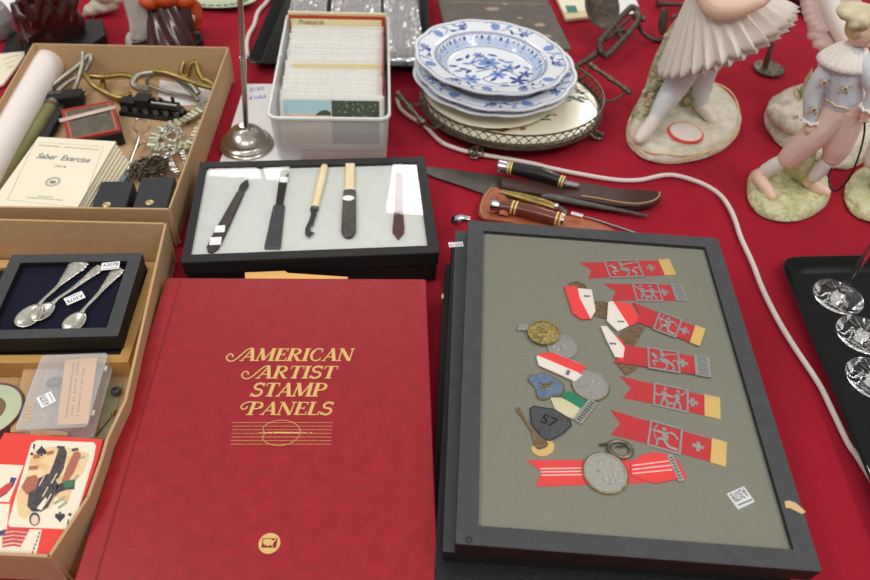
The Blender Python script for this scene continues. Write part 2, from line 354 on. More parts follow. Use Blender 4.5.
# gold title: stroke lettering with slab serifs
def arc(cx,cy,rx,ry,a,b,n=12): return [(cx+rx*math.cos(math.radians(a+(b-a)*k/n)),cy+ry*math.sin(math.radians(a+(b-a)*k/n))) for k in range(n+1)]
TK,TN,SF=.23,.085,.08
def serif(x,y,w=.36): return ([(x-w/2,y+(.035 if y<.5 else -.035)),(x+w/2,y+(.035 if y<.5 else -.035))],SF)
GL={
 'A':(.92,[([(.08,0),(.5,1)],TN),([(.46,1),(.78,0)],TK),([(.2,.33),(.68,.33)],TN),serif(.08,0,.26),serif(.78,0)]),
 'M':(1.2,[([(.12,0),(.2,1)],TN),([(.2,.98),(.55,.05)],TK),([(.55,.05),(.95,1)],TN),([(.95,1),(1.02,0)],TK),serif(.12,0,.28),serif(1.02,0),serif(.15,1,.2),serif(1.0,1,.26)]),
 'E':(.8,[([(.2,0),(.2,1)],TK),([(.05,.96),(.72,.96)],SF),([(.05,.04),(.76,.04)],SF),([(.2,.52),(.55,.52)],TN),([(.7,1),(.66,.76)],.07),([(.74,0),(.76,.28)],.07),([(.55,.64),(.55,.4)],.07)]),
 'R':(.95,[([(.2,0),(.2,1)],TK),([(.05,.96),(.45,.96)]+arc(.45,.74,.27,.22,90,-90)+[(.2,.52)],.1),(arc(.42,.74,.29,.2,60,-60,6),.17),([(.42,.5),(.78,.03)],.19),serif(.2,0),serif(.82,0,.26)]),
 'I':(.45,[([(.22,0),(.22,1)],TK),serif(.22,0,.4),serif(.22,1,.4)]),
 'C':(.92,[(arc(.5,.5,.4,.47,55,305,18),.1),(arc(.44,.5,.32,.4,125,235,8),.17),([(.74,.98),(.74,.68)],.07),([(.76,.28),(.74,.1)],.06)]),
 'N':(1.02,[([(.15,0),(.15,1)],TN),([(.15,.98),(.82,.02)],TK),([(.85,0),(.85,1)],TN),serif(.15,0,.3),serif(.12,1,.26),serif(.85,1,.3)]),
 'T':(.85,[([(.42,0),(.42,1)],TK),([(.05,.96),(.8,.96)],SF),([(.07,1),(.03,.74)],.07),([(.78,1),(.82,.74)],.07),serif(.42,0,.4)]),
 'S':(.78,[(arc(.38,.74,.26,.22,25,270,14)+arc(.38,.28,.28,.24,90,-160,14)[0:],.15),([(.64,1),(.64,.74)],.07),([(.08,0),(.08,.26)],.07)]),
 'P':(.85,[([(.2,0),(.2,1)],TK),([(.05,.96),(.45,.96)]+arc(.45,.72,.28,.24,90,-90)+[(.2,.48)],.1),(arc(.44,.72,.29,.22,60,-60,6),.17),serif(.2,0,.42)]),
 'L':(.78,[([(.2,0),(.2,1)],TK),([(.05,.04),(.72,.04)],SF),([(.7,0),(.73,.3)],.08),serif(.2,1,.38)]),
}
swA=[(.5,1)]+[(.36,1.0),(.14,.86),(-.08,.5),(-.3,.14),(-.55,-.02),(-.82,.08),(-.96,.34),(-.82,.56),(-.62,.46),(-.6,.3)]
swP=[(.25,.96),(-.1,1.0),(-.42,.86),(-.5,.62),(-.36,.44),(-.16,.5),(-.14,.66)]
mb=MB()
def line(word,xa,xb,yb,yt,swash=None):
    o=W(xa,yb,ZA+.0003); x=W(xb,yb,ZA+.0003); M=FR(o,x); hgt=(W((xa+xb)/2,yt,ZA)-W((xa+xb)/2,yb,ZA)).length; Ltot=(x-o).length
    tot=sum(GL[c][0] for c in word)+.2; k=Ltot/tot; cx=0
    for c in word:
        for pts,wd in GL[c][1]:
            P=smoothpath([(p[0],p[1],0) for p in pts],3) if len(pts)>4 else pts
            Q=[((cx+p[0]+p[1]*.2)*k,p[1]*hgt) for p in P]; stroke(mb,Q,wd*hgt*.95,0,M)
        cx+=GL[c][0]
    if swash: stroke(mb,[((p[0]+p[1]*.2)*k,p[1]*hgt) for p in smoothpath([(p[0],p[1],0) for p in swash],5)],.09*hgt,0,M)
line('AMERICAN',240,355,361,348.5,swA); line('ARTIST',256,338,378.5,366,swA); line('STAMP',249,328,396.5,383,None); line('PANELS',246,335,415,402,swP)
def AL(px,py): return W(px,py,ZA+.0003)
for k in range(7):
    y=422.6+k*3.6
    M=FR(AL(232.6-k*.3,y),AL(332.7,y)); L=(AL(332.7,y)-AL(232.6,y)).length
    stroke(mb,[(0,0),(L,0)],.00042,0,M)
c=AL(280.4,432.7); M=FR(c,AL(300,432.7)); rx=(AL(300.2,432.7)-c).length; ry=(AL(280.4,420.3)-c).length
pal=[(rx*math.cos(a)*(1-.22*math.exp(-((a-PI*1.02)/.28)**2)),ry*math.sin(a)) for a in [2*PI*k/48 for k in range(49)]]
stroke(mb,pal,.0006,.0001,M)
stroke(mb,[(-.022,0),(-.008,0)],.0003,.0001,M,w2=.0016); stroke(mb,[(-.007,0),(.02,0)],.0021,.0001,M,w2=.0012); stroke(mb,[(.021,0),(.027,0)],.0008,.0001,M); stroke(mb,[(.029,0),(.032,0)],.0008,.0001,M)
obj('gold_title',mb,'gold',t,label='gold stamped title')
c=AL(269.4,543.3); M=FR(c,AL(280,543.3)); r=(AL(280.2,543.3)-c).length; mb=MB()
mb.flat(circ(0,0,r,n=40),0,M,0); s_=r/11
mb.flat([(-7.6*s_,-4.6*s_),(7.6*s_,-4.6*s_),(7.6*s_,5.4*s_),(-7.6*s_,5.4*s_)],.0001,M,1)
usa=[(-6.6,3.8),(-2,4.2),(1.2,3.9),(2.6,2.8),(4,2.4),(5.8,4.6),(6.6,4),(5,1.2),(4,-.4),(3.4,-1.6),(4.3,-3.8),(3.5,-4),(2.4,-2.4),(0,-2.6),(-1.2,-3.8),(-2.8,-2.4),(-5.4,-2),(-6.8,.4)]
mb.flat([(a*s_,b*s_+.4*s_) for a,b in usa],.0002,M,0)
obj('gold_emblem',mb,['gold','albumdark'],t,label='round gold emblem with a map outline')
# yellowed envelope tucked under the cover
mb=MB(); E=[W(p[0],p[1],.0405) for p in ((245,273),(285,271.5),(288,273.5),(348,277.5),(340,300),(246,300))]
mb.prism([(p.x,p.y) for p in E],.0395,.0415); solo('envelope',mb,'tag','yellowed envelope poking out behind the red album','envelope')
# ================================================================== pile of frames on the right
def riker(name,label,cat,rc,zt,th,inner,back,zback,edge='char',glass=True,side=None,group=None):
    M,w,h=rc; t=thing(name,label,cat,M@Vector((0,0,zt-th)),group)
    Mi,wi,hi=inner; ci=M.inverted()@Mi.translation
    O=rr(w,h,.0015,2); I=rr(wi,hi,.0008,2,ci.x,ci.y)
    mb=MB(); dd=zback-.002; mb.ringprism(O,I,dd,zt-.0011,M,1); mb.ringprism(O,I,zt-.001,zt,M,0); mb.prism(rr(w-.001,h-.001,.0015,2),zt-th,dd-.0001,M,1); obj('frame',mb,[edge,'blackmatte'],t,bevel=.0004)
    mb=MB(); mb.prism(rr(wi-.0006,hi-.0006,.0008,2,ci.x,ci.y),zback-.0019,zback,M); obj('backing',mb,back,t)
    if glass: mb=MB(); mb.flat(rr(wi-.0002,hi-.0002,.0008,2,ci.x,ci.y),zt-.0012,M); obj('glass',mb,'pane',t)
    return t,M,w,h
ZM=.088
rm=rect((464.3,217.8),(716.2,240),(824.4,567.7),(461.2,548),ZM); ri=rect((480,229),(703.5,248),(796,546),(483.5,529.3),ZM)
fm,MM,mw,mh=riker('display_frame','charcoal glazed display frame holding ribbons and medals on grey felt','display frame',rm,ZM,.021,ri,'felt',ZM-.005)
mb=MB(); p=[W(*q,ZM+.0003) for q in ((784.5,501.5),(789,500.5),(796,503),(806,512),(802,514),(796,511),(790,508),(786,508))]
mb.prism([(a.x,a.y) for a in p],ZM-.0002,ZM+.0004); obj('torn_patch',mb,'cardedge',fm,label='bare tan tear in the frame paper')
mb=MB(); c=W(469,539.5,ZM); mb.tube([(c.x+.0023*math.cos(a),c.y+.0023*math.sin(a),ZM) for a in [2*PI*k/16 for k in range(16)]],.0005,6,closed=True); obj('pin_hole',mb,'blackmatte',fm)
# second frame just below
M2=rm[0]@Matrix.Rotation(.012,4,'Z')@Matrix.Translation((-.012,.004,0))
ZB=ZM-.021
i2=(M2,mw-.034,mh-.034)
fb,_,_,_=riker('display_frame','charcoal display frame directly under the medal frame, mostly hidden','display frame',(M2,mw,mh+.001),ZB,.021,i2,'felt',ZB-.005,glass=False)
sticker(fb,(456,244.5),(470,243.5),ZB,.018,.0085,'A3078',flip=True)
M3=rm[0]@Matrix.Rotation(.006,4,'Z')@Matrix.Translation((-.013,-.010,0))
mb=MB(); mb.prism(rr(mw+.008,mh+.02,.004,3),.019,.0458,M3); t=solo('document_case',mb,'blackboard','black leatherette case under the two charcoal frames','case',bevel=.002)
for (px,py) in ((442.5,296),(447,507)):
    mb=MB(); c=W(px,py,.046); mb.prism([(c.x+.0018*math.cos(a)*R.uniform(.6,1.2),c.y+.0045*math.sin(a)*R.uniform(.7,1.2)) for a in [2*PI*k/9 for k in range(9)]],.0457,.0461); obj('scuff',mb,'cardedge',t,label='worn tan scuff')
M4=rm[0]@Matrix.Rotation(.012,4,'Z')@Matrix.Translation((-.0175,-.012,0))
t=thing('portfolio',"thin black portfolio with a pale edge under the black case",'portfolio',M4@Vector((0,0,0)))
mb=MB(); mb.prism(rr(mw+.01,mh+.006,.002,2),.0005,.0025,M4); mb.prism(rr(mw+.01,mh+.006,.002,2),.0162,.0188,M4); obj('cover',mb,'blackmatte',t)
mb=MB(); mb.prism(rr(mw+.006,mh+.002,.002,2),.0026,.0161,M4); obj('page_block',mb,'pale green',t)
# ---- medals
M_['pewterp']=mat('plaque pewter',(190,190,186),.4,.4,noise=(500,.5),rgb2=(164,164,160))
ZF=ZM-.005+.0001
def P2(M,px,py,z): q=M.inverted()@W(px,py,z); return (q.x,q.y)
def bar(label,a,b,f,gold,seed,wd=.0262,lift=0,tail=.009):
    o=W(a[0],a[1],ZF); x=W(b[0],b[1],ZF); M=FR(o,x); L=(x-o).length; z=lift; rr_=random.Random(seed)
    t=thing('ribbon_badge',label,'badge',M@Vector((L/2,0,z)),'ribbon badges in a column')
    h=wd/2; p0,p1,cx,g=[q*L for q in f]
    mb=MB(); mb.prism([(-.3*tail,h*1.03),(p0*.6,h*.96),(p1,h*.95),(g+.002,h*.93),(g+.002,-h*.93),(p1,-h*.95),(p0*.6,-h*.98),(0.2*tail,-h*1.05),(tail,0.05*h)],z,z+.0004,M); obj('ribbon',mb,'rib',t)
    mb=MB(); H1=h*1.12; O=[(p0,-H1),(p1,-H1),(p1,H1),(p0,H1)]; k=.0021; I=[(p0+k,-H1+k),(p1-k,-H1+k),(p1-k,H1-k),(p0+k,H1-k)]
    mb.ringprism(O,I,z+.0004,z+.0013,M)
    mx=(p0+p1)/2; ww=(p1-p0)/2-k; hh_=H1-k; fx=rr_.choice((-1,1)); zz0,zz1=z+.0005,z+.0013
    def blob2(x,y,rx,ry,an): mb.prism([(mx+fx*(x*ww+rx*math.cos(b_)*math.cos(an)-ry*math.sin(b_)*math.sin(an)),y*hh_+rx*math.cos(b_)*math.sin(an)+ry*math.sin(b_)*math.cos(an)) for b_ in [2*PI*i_/14 for i_ in range(14)]],zz0,zz1,M)
    def limb2(P,w0,w1):
        P=[(mx+fx*a_*ww,c_*hh_) for a_,c_ in P]; mb.tube([(p.x,p.y,z+.0009) for p in smoothpath([(u[0],u[1],0) for u in P],4)],[w0+(w1-w0)*i_/(4*(len(P)-1)) for i_ in range(4*(len(P)-1)+1)],6,M=M,flat=.45)
    v_=seed%3
    if v_==0:    # kneeling archer
        blob2(0,.05,.0046,.0030,1.1); blob2(.12,.62,.0021,.0022,0); limb2([(0,-.2),(.45,-.3),(.5,-.95)],.0019,.0012); limb2([(0,-.25),(-.35,-.7),(-.95,-.75)],.0020,.0012); limb2([(0,.3),(.5,.35),(.95,.3)],.0014,.0009); limb2([(.55,.95),(.8,.35),(.6,-.4)],.0008,.0008); limb2([(0,.35),(-.5,.5),(-.9,.1)],.0014,.001)
    elif v_==1:  # rider on a rearing horse
        blob2(-.05,-.1,.0062,.0032,.25); blob2(.1,.5,.0026,.0034,.2); blob2(.15,.88,.0018,.0018,0); limb2([(.45,.05),(.7,.45),(.9,.35)],.0022,.0014); limb2([(-.5,-.2),(-.7,-.6),(-.6,-1)],.0018,.0011); limb2([(-.2,-.3),(-.2,-.7),(0,-1)],.0016,.001); limb2([(.4,-.2),(.75,-.3),(.6,-.75)],.0015,.001); limb2([(-.6,0),(-.95,.1),(-1,-.5)],.0012,.0008); limb2([(.1,.5),(-.5,.7),(-1,.8)],.001,.0007)
    else:        # two standing figures
        for o_ in (-.42,.4): blob2(o_,.15,.0028,.0042,.1); blob2(o_+.05,.72,.0019,.0019,0); limb2([(o_,-.1),(o_-.15,-.6),(o_-.2,-1)],.0017,.0011); limb2([(o_,-.1),(o_+.2,-.55),(o_+.2,-1)],.0016,.0011)
        limb2([(-.4,.3),(0,.1),(.4,.3)],.0014,.0012); limb2([(.4,.3),(.8,.6),(.95,.95)],.0012,.0008); limb2([(-.4,.3),(-.8,0),(-1,.2)],.0012,.0009); blob2(0,-.6,.003,.0018,.3)
    obj('plaque',mb,'pewterp',t,label='silver openwork plaque')
    mb=MB(); a_=.0054;b_=.0019
    cr=[(-a_,-b_),(-b_,-b_),(-b_,-a_),(b_,-a_),(b_,-b_),(a_,-b_),(a_,b_),(b_,b_),(b_,a_),(-b_,a_),(-b_,b_),(-a_,b_)]
    mb.prism([(cx+p[0],p[1]) for p in cr],z+.0004,z+.0011,M); obj('cross',mb,'pewterl',t,label='small silver cross')
    mb=MB(); mb.box(((g+L)/2,0,z+.0007),(L-g,wd*1.02,.0014),M,0)
    if gold:
        for k in range(3): mb.box((g+(L-g)*(.25+.25*k),0,z+.0015),(.0005,wd*.96,.0003),M,0)
    else:
        for k in range(9): mb.box(((g+L)/2+.0003*(k%2),-wd*.42+k*wd*.105,z+.0015),((L-g)*.6,.0009,.0002),M,1)
    obj('end_clip',mb,['goldclip' if gold else 'pewterl','paleink'],t,label='gold clip' if gold else 'silver clip with tiny lettering')
bar('red ribbon badge with gold clip, topmost of the column of badges',(584,270.5),(672.5,267.5),(.25,.64,.75,.87),True,1)
bar('red ribbon badge with silver clip, just under the topmost badge',(608,292),(685,293),(.33,.68,.72,.84),False,2)
bar('red ribbon badge with gold clip and tilted plaque, third from the top',(631,312),(702,339),(.35,.68,.75,.86),True,3,wd=.027,lift=.0016)
bar('red ribbon badge with silver clip, fourth from the top of the column',(612,353),(709.5,369),(.36,.69,.72,.84),False,4,lift=.0018)
bar('red ribbon badge with gold clip and crowded plaque, fifth from the top',(622,387),(720,409),(.32,.68,.72,.84),True,5)
bar('red ribbon badge with wide gold clip, sixth and lowest plaque of the column',(611,422),(726,455),(.33,.62,.76,.87),True,6,wd=.0275)
def medal(M,c,rx,ry,z,th=.0022,rim=.0012,n=36,seed=0,mb=None,m=0,relief=True,a=0):
    mb=mb or MB(); D=M@Matrix.Translation((c[0],c[1],z))@Matrix.Rotation(a,4,'Z')
    mb.prism(circ(0,0,rx,ry,n),0,th*.7,D,m); mb.ringprism(circ(0,0,rx,ry,n),circ(0,0,rx-rim,ry-rim,n),th*.7,th,D,m)
    if relief:
        q=random.Random(seed)
        for k in range(11):
            x,y=q.uniform(-.5,.5)*rx,q.uniform(-.55,.55)*ry; x2,y2=x+q.uniform(-.4,.4)*rx,y+q.uniform(-.3,.3)*ry
            mb.tube([(x,y,th*.7),((x+x2)/2,(y+y2)/2+.001,th*.8),(x2,y2,th*.7)],[.0006,.0019,.0008],6,m,M=D,flat=.6)
    return mb
# long striped ribbon with round medal
o=W(531,472.5,ZF); x=W(684,469,ZF); M=FR(o,x); L=(x-o).length
t=thing('ribbon_medal','red ribbon with three white stripes and round silver medal, lowest in the frame','medal',M@Vector((L/2,0,0)))
mb=MB(); h=.0125
mb.prism([(-.003,h),(L*.98,h*.75),(L,-h*.8),(L*.7,-h*1.05),(.002,-h*1.15),(.010,0)],0,.0004,M,0)
for k in (-1,0,1): stroke(mb,[(.009,k*.0033),(L*.5,k*.0033-.0005)],.0011,.0005,M,1)
obj('ribbon',mb,['ribbright','ribwhite'],t)
mb=MB(); q=[P2(M,u,v,ZF) for u,v in ((630,465),(640,456),(652,453),(668,455),(677,480),(655,484),(640,480),(631,476))]
mb.prism(q,.0005,.0016,M,0)
for k in (-1,0,1):
    aa=P2(M,632,470.5+k*4,ZF); bb=P2(M,672,466+k*4.6,ZF); stroke(mb,[aa,bb],.0011,.0018,M,1)
obj('ribbon_fold',mb,['ribbright','ribwhite'],t)
mb=MB(); c=P2(M,604.8,474,ZF); medal(M,c,.0198,.0200,.0006,.003,.0012,seed=3,mb=mb); obj('medal_disc',mb,'pewter',t,label='engraved silver disc')
mb=MB(); D=M@Matrix.Translation((c[0],c[1],.0005)); mb.tube([(p[0],p[1],.0018) for p in circ(0,0,.0202,.0204,40)],.0011,8,closed=True,M=D); obj('gilt_rim',mb,'goldmedal',t)
mb=MB(); a1=P2(M,669,456,ZF);b1=P2(M,681,482,ZF); stroke(mb,[a1,b1],.005,.0022,M,0); D=FR(M@Vector((a1[0],a1[1],0)),M@Vector((b1[0],b1[1],0))); LL=math.dist(a1,b1)
D=D.copy(); mb=MB(); mb.box((LL/2,0,.0012),(LL,.0055,.0022),D,0)
for k in range(8): mb.box((.003+k*(LL-.006)/7,0,.0024),(.001,.003,.0002),D,1)
obj('end_clip',mb,['pewter','ink'],t)
# dark wreath ring
M=FR(W(619.5,450.5,ZF),W(640,455,ZF)); mb=MB(); mb.tube([(p[0],p[1],.0022) for p in circ(0,0,.0105,.0085,28)],.0022,8,closed=True,M=M)
for k in range(18): a=2*PI*k/18; mb.ell((.0118*math.cos(a),.0098*math.sin(a),.0024),(.0018,.0012,.0012),M,nu=8,nv=5)
mb.tube([(-.004,.002,.0026),(.004,.004,.0026)],.001,6,M=M); mb.tube([(-.013,.003,.002),(-.019,.0,.002)],.0016,6,M=M)
solo('wreath_pin',mb,'bronzedark' if 'bronzedark' in M_ else 'bronze','dark bronze wreath pin above the striped ribbon medal','pin')
# gold oval medal with hanger
M=FR(W(543,335,ZF),W(560,333,ZF)); t=thing('medal','oval gold medal with a little silver hanger, leftmost in the frame','medal',M@Vector((0,0,.002)))
mb=medal(M,(0,0),.0175,.0165,.0022,.003,seed=11); obj('medal_disc',mb,'goldmedal',t)
mb=MB(); c=P2(M,523.5,328.5,ZF); mb.prism(circ(c[0],c[1],.0058,.005,16),.0018,.003,M); mb.tube([(c[0]-.004,c[1]-.003,.0012),(c[0]-.008,c[1]-.001,.0012)],.0022,6,M=M); obj('hanger',mb,'pewterl',t,label='silver hanger')
M=FR(W(562,347.5,ZF),W(580,348,ZF)); mb=medal(M,(0,0),.0165,.0165,0,.0022,seed=12); solo('medal',mb,'pewterl','round silver medal half under the oval gold medal','medal')
# red and white ribbon with silver medal
o=W(537,357,ZF); x=W(582,376,ZF); M=FR(o,x); L=(x-o).length
t=thing('ribbon_medal','silver round medal on a red and white ribbon above the blue shield','medal',M@Vector((L/2,0,0)))
mb=MB(); mb.prism([(0,-.003),(.006,-.0115),(L*.92,-.0125),(L,-.001),(L*.9,0),(.0,0)],.0016,.003,M,1); mb.prism([(0,0),(L*.97,0),(L*.99,.0115),(.012,.0115),(.002,.004)],.0016,.003,M,0)
mb.box((L*.72,-.0055,.0031),(.0035,.0065,.0004),M,2)
for k in range(12): mb.box((.014+k*(L-.018)/12,.0118,.0026),(.0008,.0012,.0008),M,1); mb.box((.009+k*(L-.014)/12,-.0122,.0026),(.0008,.0012,.0008),M,0)
obj('ribbon',mb,['ribbright','ribwhite','paleink'],t)
mb=medal(M,P2(M,590,386,ZF),.0185,.0185,0,.0026,seed=13); obj('medal_disc',mb,'pewterl',t)
mb=MB(); D=M@Matrix.Translation((*P2(M,590,386,ZF),0)); mb.tube([(p[0],p[1],.0012) for p in circ(0,0,.019,.019,32)],.0008,6,closed=True,M=D); obj('gilt_rim',mb,'goldmedal',t)
# blue shield
M=FR(W(546,387.5,ZF),W(566,388,ZF)); t=thing('shield_pin','blue enamel shield pin with a gold emblem, left of the medals','pin',M@Vector((0,0,0)))
sh=[P2(M,500+u/5.8,300+v/5.8,ZF) for u,v in ((160,455),(175,435),(205,440),(235,425),(265,428),(300,445),(345,470),(370,495),(372,530),(355,560),(320,562),(290,572),(262,585),(235,583),(212,570),(205,530),(190,500),(165,480))]
mb=MB(); mb.prism(sh,.0,.0016,M); obj('shield',mb,'goldmedal',t)
mb=MB(); cx=sum(p[0] for p in sh)/len(sh); cy=sum(p[1] for p in sh)/len(sh); mb.prism([(cx+(p[0]-cx)*.92,cy+(p[1]-cy)*.9) for p in sh],.0016,.0021,M); obj('enamel_face',mb,'enamel',t)
mb=MB(); mb.tube([(-.006,-.004,.0024),(0,.001,.0026),(.007,.006,.0024)],[.0008,.0022,.0008],6,M=M,flat=.5); mb.tube([(-.007,.004,.0024),(0,.0,.0026),(.006,-.003,.0024)],[.0008,.0018,.0008],6,M=M,flat=.5); obj('emblem',mb,'goldmedal',t)
# green ribbon with silver bar
o=W(553,400,ZF); x=W(584,414,ZF); M=FR(o,x); L=(x-o).length
t=thing('ribbon_badge','green and cream ribbon with silver lettered clip below the blue shield','badge',M@Vector((L/2,0,0)))
def Z3(u,v): return (500+u/4.35,390+v/4.35)
mb=MB(); mb.prism([P2(M,*Z3(*q),ZF) for q in ((218,35),(265,38),(290,48),(350,82),(318,128),(275,112),(238,85))],.0004,.0013,M,1)
mb.prism([P2(M,*Z3(*q),ZF) for q in ((278,10),(300,8),(378,42),(350,84),(290,48),(268,28))],.0004,.0013,M,0); obj('ribbon',mb,['ribgreen','ribcream'],t)
a=W(*Z3(334,142),ZF); b=W(*Z3(404,52),ZF); D=FR(a,b); LL=(b-a).length; mb=MB(); mb.box((LL/2,0,.0012),(LL,.0095,.0024),D,0)
for k in range(9): mb.box((.003+k*(LL-.006)/8,-.0004,.0025),(.0013,.005,.0002),D,1)
obj('end_clip',mb,['pewterl','ink'],t,label='silver lettered clip')
# dark grey plaque with number
M=FR(W(549,423.5,ZF),W(568,424,ZF)); pl=[P2(M,*Z3(*q),ZF) for q in ((130,85),(145,75),(185,82),(230,88),(262,105),(305,135),(308,160),(270,195),(215,225),(185,215),(165,190),(135,150))]
mb=MB(); mb.prism(pl,0,.0018,M); mb.text('57',M@Matrix.Rotation(-.45,4,'Z')@Matrix.Translation((-.001,.001,.0021)),.016,1,bold=.02); stroke(mb,pl+[pl[0]],.0012,.002,M,1); solo('shield_pin',mb,['greymetal','blackmatte'],'dark grey metal plaque pin beside the little guitar','pin',bevel=.0004)
# guitar pin
o=W(*Z3(80,92),ZF); x=W(*Z3(192,262),ZF); M=FR(o,x); L=(x-o).length; t=thing('guitar_pin','small brass guitar shaped pin left of the grey plaque','pin',M@Vector((L/2,0,0)))
mb=MB(); mb.prism([(-.003,-.002),(-.003,.002),(.004,.0022),(.006,.0012),(L*.55,.0018),(L*.86,.0065),(L*.94,.004),(L*.94,-.004),(L*.86,-.0065),(L*.55,-.0018),(.006,-.0012),(.004,-.0022)],.0004,.002,M); obj('neck',mb,'bronzemedal',t)
mb=MB(); mb.prism(arc(L*.94,0,.0095,.0115,-125,125,16)+arc(L*.9,0,.004,.0068,110,-110,10),.0,.0016,M); obj('body',mb,'goldclip',t,label='pale gold guitar body')
# folded red and white ribbons with bronze medals, upper left
def Z2(u,v): return (540+u/3.625,240+v/3.625)
def folded(label,red,wht,disc,dr,clip,lift=0,sq=None):
    c=W(*Z2(*wht[0]),ZF); M=FR(c,c+Vector((1,0,0))); t=thing('ribbon_medal',label,'medal',Vector((c.x,c.y,ZF)))
    mb=MB(); q=lambda P:[P2(M,*Z2(*u),ZF) for u in P]
    if red: mb.prism(q(red),.0016+lift,.0026+lift,M,0)
    mb.prism(q(wht),.0016+lift,.0028+lift,M,1); cc=q([clip])[0]; mb.box((cc[0],cc[1],.0030+lift),(.007,.0022,.0004),M@Matrix.Identity(4),2)
    W_=q(wht); n=len(W_)
    for i in range(n):
        a,b=Vector(W_[i]),Vector(W_[(i+1)%n])
        for k in range(3): p=a+(b-a)*((k+.5)/3); mb.box((p.x,p.y,.0025+lift),(.0009,.0009,.0004),M,0)
    obj('ribbon',mb,['ribbright','ribwhite','paleink'],t)
    mb=MB(); 
    if sq: mb.prism(q(sq),.0,.0013,M)
    else: medal(M,q([disc])[0],dr,dr*.95,0,.0015+lift*.5,seed=int(disc[0]),mb=mb)
    obj('medal_disc',mb,'bronzemedal',t,label='bronze medal')
folded('bronze medal under a folded red and white ribbon, upper left of the badges',[(85,172),(132,172),(142,215),(190,290),(150,293),(118,272)],[(135,180),(186,185),(200,262),(182,292),(142,215)],(135,178),.0115,(168,210))
folded('bronze medal under a folded white and red ribbon, beside the third badge',[(262,228),(330,238),(355,285),(345,310),(320,318)],[(245,232),(262,228),(320,318),(280,338),(240,300)],(225,255),.013,(290,303),lift=.0006)
folded('square bronze plaque under a white ribbon, left of the fourth badge',[(265,345),(300,372),(300,450),(265,420)],[(218,318),(240,318),(268,350),(305,395),(300,432),(270,430),(235,360)],(0,0),.01,(262,382),sq=[(285,345),(345,310),(380,320),(340,385),(350,470),(310,492),(275,450)])
st=W(740,496.5,ZF); mb=MB(); M=FR(W(740,496.5,ZF),W(756,491.5,ZF)); q=[P2(M,720+u/16.6,480+v/16.6,ZF) for u,v in ((110,230),(395,105),(578,360),(300,492))]
mb.prism(q,0,.0003,M,0); T=M@Matrix.Translation((-.0012,.0018,.0005)); mb.text('A3078',FR(W(739,494.5,ZF+.0005),W(729.5,499.2,ZF+.0005)),.0125,1,width=.0165)
a,b=P2(M,738,505.5,ZF),P2(M,752,499.5,ZF); stroke(mb,[a,b],.0014,.0005,M,2); solo('price_sticker',mb,['white','ink','paleink'],'square white price sticker lying at lower right inside the medal frame','sticker')
# ================================================================== knife frame
ZK=.053
rk=rect((202,162.5),(426,156),(438,253),(178.5,262),ZK); rki=rect((208.6,167),(418,162.5),(426.5,246),(186.7,254),ZK)
fk,MK,kw,kh=riker('display_frame','black glazed display frame holding five small knives on white batting','display frame',rk,ZK,.022,rki,'batting',ZK-.005,edge='blackboard')
mb=MB(); mb.prism(rr(kw-.004,kh-.004,.002,2),.0005,.0308,MK); solo('flat_box',mb,'blackmatte','flat black box underneath the knife frame','box',bevel=.001)
ZT=ZK-.005+.0002
def Z4(u,v): return (200+u/5.52,155+v/5.52)
def Z5(u,v): return (300+u/5.523,155+v/5.523)
def axis(a,b): o=W(*a,ZT); x=W(*b,ZT); return FR(o,x),(x-o).length
def bodyprof(mb,M,prof,z,th,m=0):     # flat bar outline, prof=[(x,halfwidth)]
    mb.prism([(x,w) for x,w in prof]+[(x,-w) for x,w in prof[::-1]],z,z+th,M,m)
M,L=axis(Z4(58,545),Z4(262,143)); t=thing('dissecting_knife','dark wooden handled knife with leaf blade and two stickers','knife',M@Vector((L/2,0,0)))
mb=MB(); bodyprof(mb,M,[(0,.003),(.008,.0075),(.03,.008),(L*.55,.0065),(L*.8,.0052),(L*.83,.004)],0,.0036); obj('handle',mb,'darkwood',t,bevel=.0012)
mb=MB(); bodyprof(mb,M,[(L*.81,.003),(L*.86,.0055),(L*.92,.0058),(L*.97,.003),(L*1.0,.0004)],.001,.0016); obj('blade',mb,'dullsteel',t)
sticker(t,Z4(110,408),Z4(180,404),ZT+.0036,.0125,.013,''); sticker(t,Z4(86,475),Z4(160,472),ZT+.0036,.014,.014,'')
M,L=axis(Z4(400,525),Z4(470,85)); t=thing('razor','dark blade in a black sheath with one square sticker, second from left','razor',M@Vector((L/2,0,0)))
mb=MB(); bodyprof(mb,M,[(0,.0095),(L*.02,.0102),(L*.5,.0078),(L*.52,.0072)],0,.0034); obj('sheath',mb,'greymetal',t,bevel=.0012)
mb=MB(); bodyprof(mb,M,[(L*.5,.0048),(L*.94,.0058),(L*.98,.0045),(L,.002)],.0006,.002); obj('blade',mb,'darkwood',t)
sticker(t,Z4(463,137),Z4(500,138),ZT+.0027,.011,.0115,'')
M,L=axis(Z5(80,310),Z5(138,62)); t=thing('hooked_knife','ivory handled knife with a small hooked steel blade','knife',M@Vector((L/2,0,0)))
mb=MB(); mb.tube([(x,0,.0034) for x in (0.002,L*.2,L*.6,L*.9,L*.98,L)],[.0046,.0052,.0062,.0058,.004,.0012],12,M=M,flat=.6); obj('handle',mb,'ivory',t)
mb=MB(); mb.tube([(-.002,0,.003),(.004,0,.003)],.0055,12,M=M,flat=.6); obj('ferrule',mb,'dullsteel',t)
mb=MB(); mb.prism([P2(M,*Z5(*q),ZT) for q in ((62,312),(95,312),(92,345),(80,375),(75,400),(60,408),(58,430),(82,440),(50,468),(30,450),(30,415),(50,372),(60,345))],.002,.0034,M); obj('blade',mb,'steel',t)
M,L=axis(Z5(268,468),Z5(278,60)); t=thing('sheathed_knife','ivory handled knife in a rounded black horn sheath with oval label','knife',M@Vector((L/2,0,0)))
